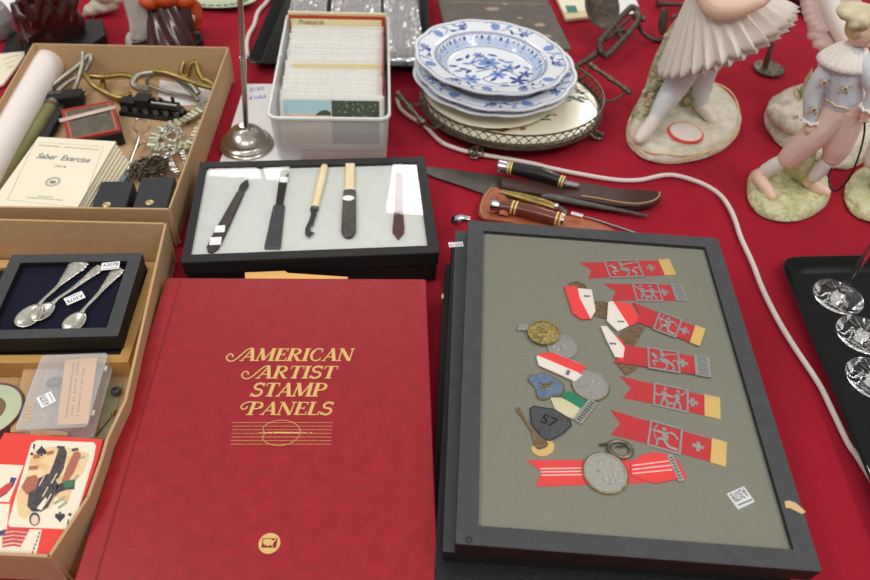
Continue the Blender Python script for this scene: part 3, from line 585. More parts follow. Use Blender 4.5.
mb=MB(); bodyprof(mb,M,[(L*.55,.0066),(L*.8,.0064),(L*1.0,.0068)],.001,.0046); obj('handle',mb,'ivory',t,bevel=.0015)
mb=MB(); mb.prism([(L*.6,.0085),(L*.62,.005),(L*.62,-.005),(L*.6,-.0085),(.012,-.0095),(.004,-.007),(0,-.003),(0,.003),(.004,.007),(.012,.0095)],0,.006,M); sheath_=obj('sheath',mb,'horn',t,bevel=.0015)
mb=MB(); c=P2(M,*Z5(268,257),ZT); mb.prism(circ(c[0],c[1],.0055,.0078,20),.006,.0063,M); obj('oval_label',mb,'white',sheath_)
M,L=axis(Z5(543,472),Z5(548,100)); t=thing('paper_knife','brown pointed blade at the right end of the knife frame','knife',M@Vector((L/2,0,0)))
mb=MB(); bodyprof(mb,M,[(0,.0004),(.012,.0072),(.02,.0077),(L*.42,.0056),(L*.9,.0052),(L,.005)],0,.003); obj('blade',mb,'hwood',t,bevel=.0008)
sticker(t,Z5(560,85),Z5(595,95),ZT+.003,.014,.009,'A3078')
# ================================================================== cardboard trays
ZR=.064
def wall(mb,a,b,zt=ZR,th=.003,lean=.004,inn=None):   # one tray wall, a->b along its rim; inn = point inside
    d=(b-a); d.z=0; n=Vector((-d.y,d.x,0)).normalized()
    if inn is not None and (inn-a).dot(n)<0: n=-n
    P=[]
    for p in (a,b):
        P+=[Vector((p.x,p.y,zt)),Vector((p.x,p.y,zt))+n*th,Vector((p.x,p.y,.0))+n*(th+lean),Vector((p.x,p.y,.0))+n*lean]
    mb.add(P,[(0,1,5,4),(1,2,6,5),(3,0,4,7),(2,3,7,6),(0,3,2,1),(4,5,6,7)])
def tray(name,label,rims,wallnames=None,zt=ZR):
    pts=[W(*p,zt) for p in rims]; c=sum(pts,Vector())/len(pts); c.z=0
    t=thing(name,label,'box',Vector((c.x,c.y,0)))
    return t,pts,c
# far tray
t,P,cc=tray('cardboard_tray','cardboard tray with booklets, chains and a toy locomotive, farther of the two',((33,43),(229,47),(170,209.5),(-62,206.5)))
for i in range(4):
    mb=MB(); wall(mb,P[i],P[(i+1)%4],inn=cc); obj('side_wall',mb,['card'],t,bevel=.0006)
mb=MB(); mb.prism([(p.x+(cc.x-p.x)*.03,p.y+(cc.y-p.y)*.03) for p in P],.0004,.0032); obj('bottom',mb,'card',t)
# near tray, its right side bulging out
Q=[(-60,217),(167,222.5),(127,400),(109,438),(103,459),(89.5,497),(74,521),(50,557.5),(-70,552)]
t,P,cc=tray('cardboard_tray','cardboard tray with the spoon case and playing card box, nearer one',Q)
mb=MB(); wall(mb,P[0],P[1],inn=cc); obj('side_wall',mb,'card',t,bevel=.0006)
mb=MB(); 
for i in (1,2,3,4,5,6):
    wall(mb,P[i],P[i+1],inn=cc,lean=.003)
obj('side_wall',mb,['card'],t)
mb=MB(); wall(mb,P[7],P[8],inn=cc); obj('side_wall',mb,'card',t,bevel=.0006)
mb=MB(); wall(mb,P[8],P[0],inn=cc); obj('side_wall',mb,'card',t,bevel=.0006)
mb=MB(); mb.prism([(p.x+(cc.x-p.x)*.04,p.y+(cc.y-p.y)*.04) for p in P],.0004,.0032); obj('bottom',mb,'card',t)
# ---- wooden tray holding the spoon case
ZW=.030
rc=rect((-20,262),(155,262),(133,362),(-48,362),ZW); M,w,h=rc
t=thing('wooden_frame','shallow pine frame underneath the spoon case','frame',M@Vector((0,0,.004)))
mb=MB(); mb.ringprism(rr(w,h,.001,1),rr(w-.022,h-.022,.001,1),.0042,ZW,M); obj('frame',mb,'oak',t,bevel=.0008)
mb=MB(); mb.prism(rr(w-.0225,h-.0225,.001,1),.0042,.0255,M); obj('backing',mb,'blackmatte',t)
ZS=.0545
rs=rect((8,255),(143.5,252.5),(117,336),(-24,339),ZS); rsi=rect((16.6,262.6),(127.5,260.7),(106.5,327.8),(-6,329.5),ZS)
ts,MS,_,_=riker('spoon_case','dark grey display case lined with navy velvet holding silver spoons','display case',rs,ZS,.024,rsi,'navy',ZS-.008,glass=False)
ZV=ZS-.0078
def spoon(label,bowl,tip,rb,wide,seed,bs=1.35):
    o=W(*bowl,ZV); x=W(*tip,ZV); M=FR(o,x); L=(x-o).length; t=thing('spoon',label,'spoon',M@Vector((L/2,0,0)),'silver spoons in the case')
    mb=MB(); N=24; vs=[];fs=[]; A,B=rb*bs,rb
    for j in range(7):
        r=j/6
        for k in range(N):
            a=2*PI*k/N; e=1-.12*math.cos(a)*r; vs.append((A*r*math.cos(a),B*r*math.sin(a)*e,.0035*(r*r)+.0008))
    for j in range(6):
        for k in range(N): fs.append((j*N+k,j*N+(k+1)%N,(j+1)*N+(k+1)%N,(j+1)*N+k))
    mb.add(vs,fs,0,M); obj('bowl',mb,'silver',t,solid=.0007)
    mb=MB(); q=random.Random(seed)
    X=[A*.9,A*1.15,A*1.5,L*.55,L*.7,L*.8,L*.9,L*.97,L]; Wd=[.0028,.0022,.0018,.0026,wide*.55,wide*.75,wide*1.0,wide*.9,wide*.25]
    X2=[];W2=[]
    for i in range(len(X)-1):
        for k in range(4): u=k/4; X2.append(X[i]+(X[i+1]-X[i])*u); W2.append(Wd[i]+(Wd[i+1]-Wd[i])*u)
    X2.append(X[-1]); W2.append(Wd[-1]); W2=[w*(1+.08*math.sin(i*2.3)*(x>L*.6)) for i,(w,x) in enumerate(zip(W2,X2))]
    zz=[.0035+.002*math.exp(-((x-A*1.4)/.012)**2)+.0006 for x in X2]
    mb.tube([(x,0,z) for x,z in zip(X2,zz)],W2,10,M=M,flat=.28)
    for k in range(16):
        x=L*q.uniform(.62,.97); mb.ell((x,q.uniform(-.6,.6)*wide*min(1,(x/L-.5)*2),.0045),(.0022,.0013,.0011),M,nu=8,nv=5)
    obj('handle',mb,'silver',t); return t
s1=spoon('large ornate silver spoon, leftmost in the navy case',(31,318),(83,263),.0132,.0118,1)
s2=spoon('silver spoon in the middle of the navy case, handle under both stickers',(44,314),(103,268),.0112,.0066,2)
s3=spoon('silver spoon with a sculpted handle at the right of the navy case',(76,324),(121,270),.0118,.0078,3,1.25)
def Z6(u,v): return (55+u/10.55,255+v/10.55)
sticker(s2,Z6(207,455),Z6(150,480),ZV+.0075,.0165,.0095,'A3078',flip=False) if 0 else sticker(s2,Z6(207,455),Z6(300,415),ZV+.0075,.0205,.0125,'A3078',flip=True)
sticker(s3,Z6(585,115),Z6(680,105),ZV+.0078,.0205,.0125,'A3078')
# ---- clear plastic box
ZC=.040
def Z7(u,v): return (20+u/6.44,350+v/6.44)
M,w,h=rect(Z7(110,45),Z7(535,20),Z7(470,500),Z7(5,510),ZC)
t=thing('plastic_box','clear hinged plastic box with manila card and sticker inside the near tray','box',M@Vector((0,0,.004)))
mb=MB(); O=rr(w,h,.004,3); I=rr(w-.003,h-.003,.003,3); mb.ringprism(O,I,.0205,ZC,M); mb.prism(O,.018,.0204,M); obj('base_shell',mb,'clear',t)
mb=MB(); mb.prism(O,ZC+.0002,ZC+.0014,M); obj('lid',mb,'clear',t)
for s in (-1,1): mb=MB(); mb.tube([(w/2+.0005,s*h*.3-.003,ZC-.003),(w/2+.0005,s*h*.3+.003,ZC-.003)],.0016,8,M=M); obj('hinge',mb,'rimplastic',t)
q=lambda u,v,z=ZC-.003:P2(M,*Z7(u,v),z)
mb=MB(); mb.prism([q(290,62),q(497,45),q(436,470),q(235,480)],ZC-.0044,ZC-.0036,M,0)
for k,(u0,u1,y0,y1) in enumerate(((300,345,440,80),(335,375,440,70),(372,410,430,110))):
    a,b=Vector(q(u0-5,y0)),Vector(q(u1,y1)); rq=random.Random(k); n=22; d=(b-a)/n; nn=Vector((-d.y,d.x)).normalized()
    for i in range(n):
        if rq.random()<.2: continue
        c=a+d*(i+.5); mb.flat([c-d*.32-nn*.0014*rq.uniform(.5,1),c+d*.3-nn*.0013,c+d*.25+nn*.0013,c-d*.2+nn*.0014*rq.uniform(.3,1)],ZC-.0034,M,1)
obj('manila_label',mb,['tag','paleink'],t,label='manila card with typed lines')
mb=MB(); mb.prism([q(45,510),q(30,470),q(270,485),q(285,495),q(280,512)],.0206,.026,M,0); obj('printed_slip',mb,'sepia',t)
solo('mineral_lump',MB().ell((0,0,0),(.0085,.006,.0045),FR(W(*Z7(222,208),ZC-.009),W(*Z7(300,180),ZC-.009),ZC-.009)),'greymetal','grey stone lump inside the clear plastic box','stone')
sticker(t,Z7(170,320),Z7(200,375),ZC+.0015,.0155,.0145,'A3078',flip=True)
mb=MB(); c=W(*Z7(115,450),.0); M5=FR(W(*Z7(115,450),ZC-.004),W(*Z7(150,445),ZC-.004)); mb.tube([(p[0],p[1],0) for p in circ(0,0,.007,n=24)],.0008,6,closed=True,M=M5); obj('embossed_ring',mb,'tag',t)
mb=MB(); mb.text('ROLEX' if 0 else 'NTEX',FR(W(*Z7(62,395),ZC+.0018),W(*Z7(70,345),ZC+.0018)),.009,0); obj('embossed_letters',mb,'tag',t)
# stack filling: thing beneath plastic box and card box
mb=MB(); mb.prism([(p.x,p.y) for p in (W(24,366,.0178),W(103,366,.0178),W(94,428,.0178),W(10,432,.0178))],.0034,.0178); solo('small_card_box',mb,'card','small brown carton hidden under the clear plastic box','box')
# round dish, pale green card, bead, pin
c=W(-12,410,.02); t=thing('round_frame','round brown picture with pale green mat and dark rim at the left edge','frame',Vector((c.x,c.y,.004)))
M=FR(Vector((c.x,c.y,0)),Vector((c.x+1,c.y,0)))
mb=MB(); mb.lathe([(.001,.0036),(.0335,.0036),(.035,.02),(.0345,.0212),(.033,.0208),(.0325,.019),(.001,.019)],48,M); obj('rim',mb,'hwood',t)
mb=MB(); mb.lathe([(.001,.0191),(.0324,.0191),(.0324,.0199),(.001,.0199)],48,M); obj('mat',mb,'dishgreen',t)
mb=MB(); mb.lathe([(.001,.02),(.017,.02),(.0165,.0206),(.001,.0206)],40,M); obj('picture',mb,'disc',t)
mb=MB(); mb.prism([(p.x,p.y) for p in (W(104,386,.0045),W(123,384,.0045),W(112,425,.0045),W(104,440,.0045),W(88,440,.0045),W(92,425,.0045))],.0036,.0045); solo('folded_card',mb,'pale green','pale green card lying flat on the tray floor near the corner','card')
c=W(116,391.5,.009); mb=MB(); mb.lathe([(.0018,-.0042),(.0046,-.004),(.0056,0),(.0046,.0035),(.0022,.0042),(.0016,.002)],20,Matrix.Translation(c)); solo('bead',mb,'greymetal','small grey bead with a dark hole beside the pale green card','bead')
a,b=W(96,436,.006),W(113,414,.007); mb=MB(); mb.tube([a,b],.0007,6); mb.ell(b,.0022,nu=10,nv=6); mb.ell(b+Vector((.001,.004,0)),.0017,nu=10,nv=6); solo('hat_pin',mb,'brass','thin brass pin with knotted head lying on the pale green card','pin')
# playing card box (red printed box)
ZP=.052
def Z8(u,v): return (u/4.46,430+v/4.46)
rb_=rect((3,433),(104.5,440.5),(51,559),(-57,551),ZP); 
Mc,w,h=rb_
t=thing('card_box','coral red box printed with a playing card and a flag, nearest the front corner','box',Mc@Vector((0,0,.004)))
out=[P2(Mc,*q,ZP) for q in ((4.5,432.7),(103,439.5),(99,455),(93,474),(85,495),(77,510),(69,522),(60,537),(51,551),(46,556),(-67,553))]
mb=MB(); mb.prism(out,.0036,ZP,Mc,0)
q=lambda u,v:P2(Mc,*Z8(u,v),ZP)
def fl(pts,k,m,mb_=None): mb.flat([q(*p) for p in pts],ZP+.0001*k,Mc,m)
obj('carton',mb,'cardred',t)
mb=MB()
fl([(165,45),(418,55),(428,70),(418,130),(328,425),(316,443),(45,432),(35,420),(60,330),(140,60)],1,0)
fl([(-120,148),(105,158),(40,322),(-180,310)],1,0); fl([(-200,325),(45,330),(30,440),(187,445),(160,562),(-260,556)],1,0)
fl([(150,90),(235,75),(345,85),(400,110),(372,190),(330,240),(300,330),(250,300),(225,350),(150,360),(110,400),(80,380),(75,290),(110,230),(130,150)],2,1)
fl([(120,210),(160,200),(185,235),(165,285),(120,290),(95,255)],3,3)   # reddish wash
for (a,b) in (((150,120),(180,118)),((210,105),(240,100)),((130,170),(170,168))): stroke(mb,[q(*a),q(*b)],.004,ZP+.0003,Mc,3)
# the man lying sideways: legs, coat, head
fl([(330,100),(350,95),(362,110),(330,190),(295,240),(275,230),(300,160)],4,3)
fl([(262,85),(285,75),(300,100),(285,170),(262,215),(235,225),(215,210),(240,150)],4,2)
fl([(215,195),(245,215),(262,250),(240,300),(215,345),(185,365),(145,365),(122,340),(130,280),(160,265),(175,215)],5,2)
fl([(255,245),(300,225),(335,222),(332,265),(295,268),(262,280),(245,300)],5,2); fl([(280,230),(330,225),(328,255),(290,258)],6,6)
fl([(165,350),(205,300),(212,320),(185,360)],6,0)
def ring(cx,cy,rx,ry,k,m): mb.flat([q(cx+rx*math.cos(2*PI*i/20),cy+ry*math.sin(2*PI*i/20)) for i in range(20)],ZP+.0001*k,Mc,m)
ring(155,398,24,30,5,2); ring(156,402,17,22,6,7)
fl([(255,72),(290,74),(288,84),(256,84)],6,2); fl([(320,85),(350,80),(350,92),(322,97)],6,2)
for s_ in ((175,250),(190,300),(230,240),(205,330)): stroke(mb,[q(*s_),q(s_[0]+25,s_[1]-45)],.0009,ZP+.0006,Mc,0)
for (x0,y0,x1,y1) in ((240,330,290,300),(310,250,350,200),(260,350,300,320),(340,130,380,120)): stroke(mb,[q(x0,y0),q(x1,y1)],.003,ZP+.0002,Mc,5)
def spade(cx,cy,s,fl_=1):
    P=[(0,-26),(10,-14),(24,0),(22,14),(10,16),(4,10),(6,24),(-6,24),(-4,10),(-10,16),(-22,14),(-24,0),(-10,-14)]
    fl([(cx+a*s,cy+b*s*fl_) for a,b in P],3,4)
spade(186,95,.95); spade(268,388,.95,-1); spade(142,107,.35); spade(312,378,.35,-1)
fl([(150,62),(158,62),(155,85),(147,85)],3,4); fl([(303,400),(309,400),(306,425),(299,425)],3,4)
# blue and orange scrap, flag
fl([(50,210),(75,215),(60,250),(30,285),(5,300),(-20,312),(-20,290),(20,260),(40,240)],2,8); fl([(30,240),(60,232),(40,275),(0,298),(-10,270)],3,9)
for k in range(5):
    y=448+k*17; stroke(mb,[q(10,y+4),q(60,y-4),q(130-k*9,y+2)],.0028 if k<4 else .002,ZP+.0002,Mc,9)
fl([(-30,452),(28,448),(22,462),(0,475),(-30,480)],4,8)
for k in range(6): stroke(mb,[q(178-k*6,455+k*17),q(174-k*6,466+k*17)],.0012,ZP+.0002,Mc,4)
obj('printed_cards',mb,['cardcream','sepia','suit','rust','ink','pale green','grn','skin','flagblue','flagred'],t,label='printed playing card and flag')
# ================================================================== far tray contents
ZBK=.050
def Z9(u,v): return (u/6.1,120+v/6.1)
rbk=rect((32,137),(105.5,141),(86.5,212),(-4,206),ZBK); Mb,w,h=rbk
def booklet(label,M,w,h,z,th,mt='cream',main=False,group=None):
    t=thing('booklet',label,'booklet',M@Vector((0,0,z)),group)
    mb=MB(); mb.prism([(-w/2,-h/2),(w/2,-h/2),(w/2,h/2),(-w/2,h/2)],z,z+th,M); obj('pages',mb,mt,t); return t
t=booklet('cream booklet titled Saber Exercise on top of the stack',Mb,w,h,ZBK-.005,.005)
def wtxt(s,a,b,size,shear=0,bold=0,width=True):
    A_,B_=W(*a,ZBK+.0002),W(*b,ZBK+.0002); M=FR((A_+B_)/2,B_,ZBK+.0002); mb.text(s,M,size,0,bold=bold,shear=shear,width=(B_-A_).length if width else None)
mb=MB(); wtxt('Saber  Exercise',Z9(228,218),Z9(550,247),.0165,.12,.018); wtxt('1914',Z9(335,280),Z9(398,287),.0075,0,.01); wtxt('WAR DEPARTMENT  :  OFFICE OF THE CHIEF OF STAFF',Z9(235,153),Z9(600,182),.0042)
wtxt('WASHINGTON',Z9(232,465),Z9(322,472),.0032); wtxt('GOVERNMENT PRINTING OFFICE',Z9(165,472),Z9(380,490),.0032)
C0=FR(W(*Z9(323,376),ZBK+.0002),W(*Z9(380,380),ZBK)); 
for r,k in ((.0092,.0007),(.0068,.0004)): P=circ(0,0,r,n=28)+[(r,0)]; stroke(mb,P,k,.0,C0)
for k in range(20): a=2*PI*k/20; stroke(mb,[(.0074*math.cos(a),.0074*math.sin(a)),(.0086*math.cos(a+.1),.0086*math.sin(a+.1))],.0006,0,C0)
mb.flat([(-.004,-.002),(-.002,.003),(0,.001),(.002,.003),(.004,-.002),(.001,-.004),(-.001,-.004)],0,C0); stroke(mb,[(-.005,.001),(.005,-.001)],.0008,0,C0)
obj('printed_title',mb,'paleink',t,label='printed title and round seal')
mb=MB(); Bd=[Z9(*q) for q in ((212,135),(632,162),(495,535),(45,487))]; P=[P2(Mb,*p,ZBK) for p in Bd]; 
for i in range(4): stroke(mb,[P[i],P[(i+1)%4]],.00035,ZBK+.0001,Mb)
obj('border_line',mb,'paleink',t)
z=ZBK-.0052
LB=['cream booklet directly under the Saber Exercise booklet','cream booklet third from the top of the stack','cream booklet fourth from the top of the stack','cream booklet fifth from the top, pushed right','cream booklet near the bottom of the stack','cream booklet lowest of the cream ones, pushed furthest right']
for k in range(6):
    th=.0046; z-=th; Mk=Mb@Matrix.Translation((.002+.0017*k,-.0005*k,0))@Matrix.Rotation(-.013*k-.01,4,'Z'); booklet(LB[k],Mk,w*.985,h*.985,z,th-.0002,group='cream booklets in a stack')
Mk=Mb@Matrix.Translation((.016,.003,0))@Matrix.Rotation(-.10,4,'Z'); z-=.0075; booklet('blue grey covered booklet at the bottom of the stack',Mk,w*.97,h*.97,z,.007,'greyblue')
# the roll, the green tube, hammer
a,b=U(48,61,W(40,90,0)),0
a=W(49.5,62,.030); b=W(-22,184,.030); M=FX(a,b); L=(b-a).length; r=.0245
t=thing('paper_roll','thick roll of white paper lying along the left of the far tray','paper roll',(a+b)/2-Vector((0,0,r)))
mb=MB(); mb.lathe([(.012,0),(r*.97,0),(r,.002),(r,L),(.012,L)],48,M@Matrix.Rotation(PI/2,4,'Y')); obj('roll',mb,'roll',t)
mb=MB(); sp=[(.0125*(1+k*.004)*math.cos(k*.3),.0125*(1+k*.004)*math.sin(k*.3),-.0003) for k in range(60)]; mb.tube(sp,.0003,4,M=M@Matrix.Rotation(PI/2,4,'Y')); obj('wound_edge',mb,'cardedge',t)
a=W(51,107,.018); b=W(-6,192,.016); M=FX(a,b); L=(b-a).length
t=thing('tube_case','olive green tube beside the white paper roll','tube',(a+b)/2-Vector((0,0,.0125)))
mb=MB(); mb.lathe([(.0108,0.002),(.0108,L)],28,M@Matrix.Rotation(PI/2,4,'Y')); obj('tube',mb,'olive',t)
mb=MB(); mb.lathe([(.009,-.010),(.0118,-.009),(.0125,-.001),(.0118,.003)],28,M@Matrix.Rotation(PI/2,4,'Y')); obj('cap',mb,'bronze',t)
a=W(45,101,.018);b=W(84,97,.02); M=FX(a,b); L=(b-a).length; t=thing('hammer','black hammer head with grey side at the end of the olive tube','hammer',(a+b)/2-Vector((0,0,.014)))
mb=MB(); mb.box((L/2,0,0),(L,.024,.021),M); obj('head',mb,'blackmatte',t,bevel=.003)
mb=MB(); h0=W(62,108,.012); h1=W(30,165,.010); mb.tube([h0,h1],.009,10); obj('handle',mb,'blackboard',t)
mb=MB(); mb.box((L*.28,.003,.0108),(L*.42,.008,.001),M); obj('worn_mark',mb,'dullsteel',t,label='worn bare metal patch')
# cased photograph
ZQ=.031
def Z10(u,v): return (u/3.625,v/3.625)
rq=rect(Z10(213,402),Z10(400,362),Z10(443,472),Z10(255,505),ZQ); Mq,w,h=rq
t=thing('cased_photograph','old faded photograph in a red and gilt hinged case','photograph case',Mq@Vector((0,0,.005)))
mb=MB(); mb.prism(rr(w+.002,h+.002,.001,2),.006,ZQ-.004,Mq); obj('case',mb,'blackboard',t,bevel=.001)
mb=MB(); mb.ringprism(rr(w,h,.001,2),rr(w-.008,h-.008,.001,2),ZQ-.004,ZQ,Mq,0); obj('rim',mb,'redgilt',t)
mb=MB(); mb.ringprism(rr(w-.0082,h-.0082,.001,2),rr(w-.013,h-.013,.001,2),ZQ-.004,ZQ-.001,Mq,0); obj('mat',mb,'gilt',t)
mb=MB(); mb.prism(rr(w-.0132,h-.0132,.001,2),ZQ-.004,ZQ-.002,Mq); obj('photograph',mb,'oldphoto',t)
mb=MB(); mb.flat(rr(w-.0132,h-.0132,.001,2),ZQ-.0008,Mq); obj('glass',mb,'pane',t)
mb=MB(); p,q2=P2(Mq,*Z10(215,438),ZQ),P2(Mq,*Z10(418,388),ZQ); stroke(mb,[p,q2],.0095,ZQ+.0004,Mq); obj('paper_strap',mb,'tape',t,solid=.0005,label='pale pink paper strap')
# pouches
for k,(tl,tr,br,bl,lab) in enumerate((((98,181),(129.5,180),(128,212),(91.5,212),'black snap pouch beside the booklets, left of the pair'),((139,176.5),(172,175.5),(170,212),(132,213),'black snap pouch in the corner of the far tray, right of the pair'))):
    M,w,h=rect(tl,tr,br,bl,.045); t=thing('snap_pouch',lab,'pouch',M@Vector((0,0,.004)),'snap pouches')
    mb=MB(); mb.prism(rr(w,h,.003,3),.0036,.044,M); obj('body',mb,'pouch',t,bevel=.002)
    mb=MB(); mb.prism(arc(0,-h*.45,w*.38,h*.3,0,180,12),.0441,.0451,M); flap_=obj('flap',mb,'pouch',t,bevel=.0004)
    mb=MB(); s=W(*((106.5,204.5),(149.5,202.3))[k],.046); s=M.inverted()@s; mb.lathe([(.0052,.0452),(.0055,.0462),(.004,.0472),(.001,.0474)],24,M@Matrix.Translation((s.x,s.y,0))); obj('snap_button',mb,'goldbutton',flap_,label='round metal snap')
# toy locomotive
a=W(122,108,.010); b=W(190,116,.010); M=FR(a,b,.0034); L=(b-a).length
t=thing('toy_locomotive','small black cast metal steam locomotive on a black plinth','toy locomotive',M@Vector((L/2,0,0)))
mb=MB(); mb.box((L/2,0,.004),(L,.026,.008),M); plin_=obj('plinth',mb,'blackmatte',t,bevel=.001)
mb=MB(); mb.tube([(L*.42,0,.021),(L*.86,0,.021)],.0078,16,M=M); mb.box((L*.6,0,.012),(L*.66,.013,.006),M); obj('boiler',mb,'ebonite',t)
mb=MB(); mb.box((L*.36,0,.021),(L*.18,.019,.019),M); mb.box((L*.36,0,.0315),(L*.22,.022,.002),M); obj('cab',mb,'blackmatte',t,bevel=.0006)
mb=MB(); mb.box((L*.14,0,.018),(L*.22,.018,.013),M); obj('tender',mb,'blackmatte',t,bevel=.0006)
for fx,hh in ((.8,.008),(.62,.004),(.52,.004)):
    mb=MB(); mb.tube([(L*fx,0,.027),(L*fx,0,.029+hh)],[.0022,.003],10,M=M); obj('chimney' if fx==.8 else 'dome',mb,'blackmatte',t)
for s in (-1,1):
    for k in range(6):
        mb=MB(); x=L*(.1+.15*k); mb.tube([(x,s*.0085,.0125),(x,s*.0115,.0125)],.0045,14,M=M); obj('wheel',mb,'greymetal',t)
mb=MB(); mb.text('4-6-0' if 0 else 'LIMITED',FX(M@Vector((L*.58,-.0132,.004)),M@Vector((L*.9,-.0132,.004)))@Matrix.Rotation(PI/2,4,'X'),.0055,0); obj('plinth_letters',mb,'bronze',plin_)
# bits, stirrups: bent bars
def bent(name,label,cat,pts,r,mt,closed=False,group=None,k=6,flat=1):
    P=smoothpath([W(p[0],p[1],p[2]) for p in pts],k,closed); mb=MB(); mb.tube(P,r*1.3,12,closed=closed,flat=flat); return solo(name,mb,mt,label,cat,group)
bent('stirrup','long silver loop leaning at the back left of the far tray','stirrup',[(47,92,.02),(60,80,.032),(78,66,.045),(89,55,.055),(91,60,.05),(84,72,.035),(66,84,.025),(50,98,.014)],.0033,'dullnickel',True)
bent('bridle_bit','silver bar with a bent end crossing the long loop','bridle bit',[(83,52,.06),(82,66,.045),(78,80,.03),(74,92,.02),(78,96,.015),(84,90,.02)],.003,'dullnickel')
bent('brass_stirrup','brass bar bent in a long curve, left of the locomotive','stirrup',[(84,73,.035),(92,84,.028),(104,92,.02),(120,98,.014),(131,94,.02)],.0035,'brass')
bent('brass_stirrup','straighter brass bar across the back of the tray','stirrup',[(88,76,.03),(104,77,.03),(122,75,.03),(136,78,.026)],.0034,'brass')
bent('brass_rod','curved brass rod end crossing behind the locomotive at left','rod',[(103,78,.022),(104,88,.012),(112,96,.008),(122,104,.006)],.0032,'brass')
bent('snaffle_bit','thick nickel U shaped bit above the locomotive','bridle bit',[(150,90,.03),(137,88,.025),(133,82,.03),(140,75,.036),(156,73,.04),(172,76,.04),(190,84,.034),(198,94,.024)],.0042,'dullnickel')
bent('snaffle_bit','thin nickel ring beside the thick bit','bridle bit',[(148,84,.02),(152,76,.026),(168,76,.03),(182,84,.028),(198,100,.02),(186,96,.014),(166,92,.012)],.0024,'dullnickel',True)
bent('brass_hook','long brass hook rising at the back right of the far tray','hook',[(154,71,.045),(170,74,.045),(186,80,.04),(200,85,.035),(214,88,.03),(212,84,.034),(204,80,.036)],.0032,'brass')
bent('brass_hook','short upright brass loop behind the hook','hook',[(184,62,.045),(181,74,.03),(187,76,.026),(190,66,.04),(196,63,.045),(200,74,.035),(208,88,.02)],.0036,'brass')
mb=MB(); P=[W(*p,.0035) for p in ((160,80),(212,90),(214,104),(176,106),(158,96))]; mb.prism([(p.x,p.y) for p in P],.0034,.0042); solo('paper_scrap',mb,'paper','white paper scrap under the bits in the far tray','paper')
# key-like clasp tool
t=thing('clasp_hook','long silver clasp hook with a round loop head beside the booklets','clasp',W(137,140,.01))
mb=MB(); mb.tube(smoothpath([W(*p) for p in ((136,120,.02),(143,119.5,.022),(149,123,.022),(148,130,.02),(140,133,.018),(134,128,.018))],5,True),.0014,8,closed=True); obj('loop',mb,'nickel',t)
mb=MB(); mb.tube([W(139,133,.018),W(138,141,.017),W(134,152,.016),W(127,170,.016)],[.0018,.0032,.0022,.0026],10); obj('shank',mb,'nickel',t)
mb=MB(); mb.tube(smoothpath([W(*p) for p in ((134,150,.012),(143,143,.012),(150,146,.012),(149,155,.01),(140,157,.01))],5,False),.0012,8); obj('swivel_ring',mb,'nickel',t)
# chains
def chain(name,label,pts,step,lk,mt,group=None,z=.012,seed=0):
    P=smoothpath([W(p[0],p[1],z) for p in pts],12); q=random.Random(seed); acc=0; last=P[0]; mb=MB(); i=0; t=None
    out=[]
    for a,b in zip(P[:-1],P[1:]):
        acc+=(b-a).length
        if acc>=step: out.append((b,(b-a).normalized())); acc=0
    t=thing(name,label,'chain',Vector((P[0].x,P[0].y,.0036)),group)
    for i,(p,d) in enumerate(out):
        M=FX(p,p+d); mb=MB()
        if lk=='plate':
            wd_=.0155 if step>.008 else .0095; mb.box((0,0,0),(step*.8,wd_,.0042),M@Matrix.Rotation(q.uniform(-.25,.25),4,'X')); mb.box((step*.5,0,-.0012),(step*.6,.005,.0015),M)
            obj('link',mb,mt,t,bevel=.0009)
        else:
            R_=M@Matrix.Rotation((PI/2 if i%2 else 0)+q.uniform(-.4,.4),4,'X'); rr0=lk
            mb.tube([(rr0*1.45*math.cos(a),rr0*math.sin(a),0) for a in [2*PI*k/12 for k in range(12)]],rr0*.32,6,closed=True,M=R_); obj('link',mb,mt,t)
    return t
chain('link_belt','cream enamelled plate link chain running beside the tray wall',[(211,98),(204,107),(194,114),(182,121),(168,126),(158,132),(153,142),(152,148)],.0082,'plate','link','link chains',.014,1)
chain('link_belt','cream enamelled plate link chain across the middle of the far tray',[(151,147),(162,147),(174,145),(186,146),(193,140),(198,132),(203,122)],.0082,'plate','link','link chains',.017,2)
chain('link_bracelet','silver ladder link bracelet hanging down towards the pouch',[(166,150),(170,160),(173,168),(178,174)],.005,'plate','silver',None,.012,3)
chain('link_bracelet','narrow silver ladder bracelet next to the tray wall',[(178,146),(184,156),(187,166),(184,178)],.005,'plate','silver',None,.012,4)
chain('curb_chain','dark silver curb chain coiled above the plate links',[(163,132),(168,126),(176,130),(178,138),(170,141),(164,137),(170,132),(177,128),(183,135)],.0052,.0034,'silver',None,.02,5)
chain('curb_chain','dark chain heap piled behind the pouches',[(128,176),(132,168),(140,163),(148,168),(146,176),(138,174),(136,166),(146,160),(158,164),(164,172),(158,176),(152,168),(162,160)],.0062,.0046,'bronze',None,.016,6)
chain('curb_chain','second dark chain layer on the heap behind the pouches',[(130,180),(138,170),(150,172),(160,168),(166,162),(158,158),(148,164),(140,178)],.0062,.0044,'iron',None,.028,7)
chain('curb_chain','silver curb chain loop in front of the cream links',[(154,154),(160,158),(170,154),(176,150),(170,147),(160,151)],.0062,.004,'silver',None,.018,8)
chain('curb_chain','fine dark chain falling along the tray wall to the corner pouch',[(190,150),(188,160),(184,170),(181,180)],.0048,.003,'iron',None,.014,9)
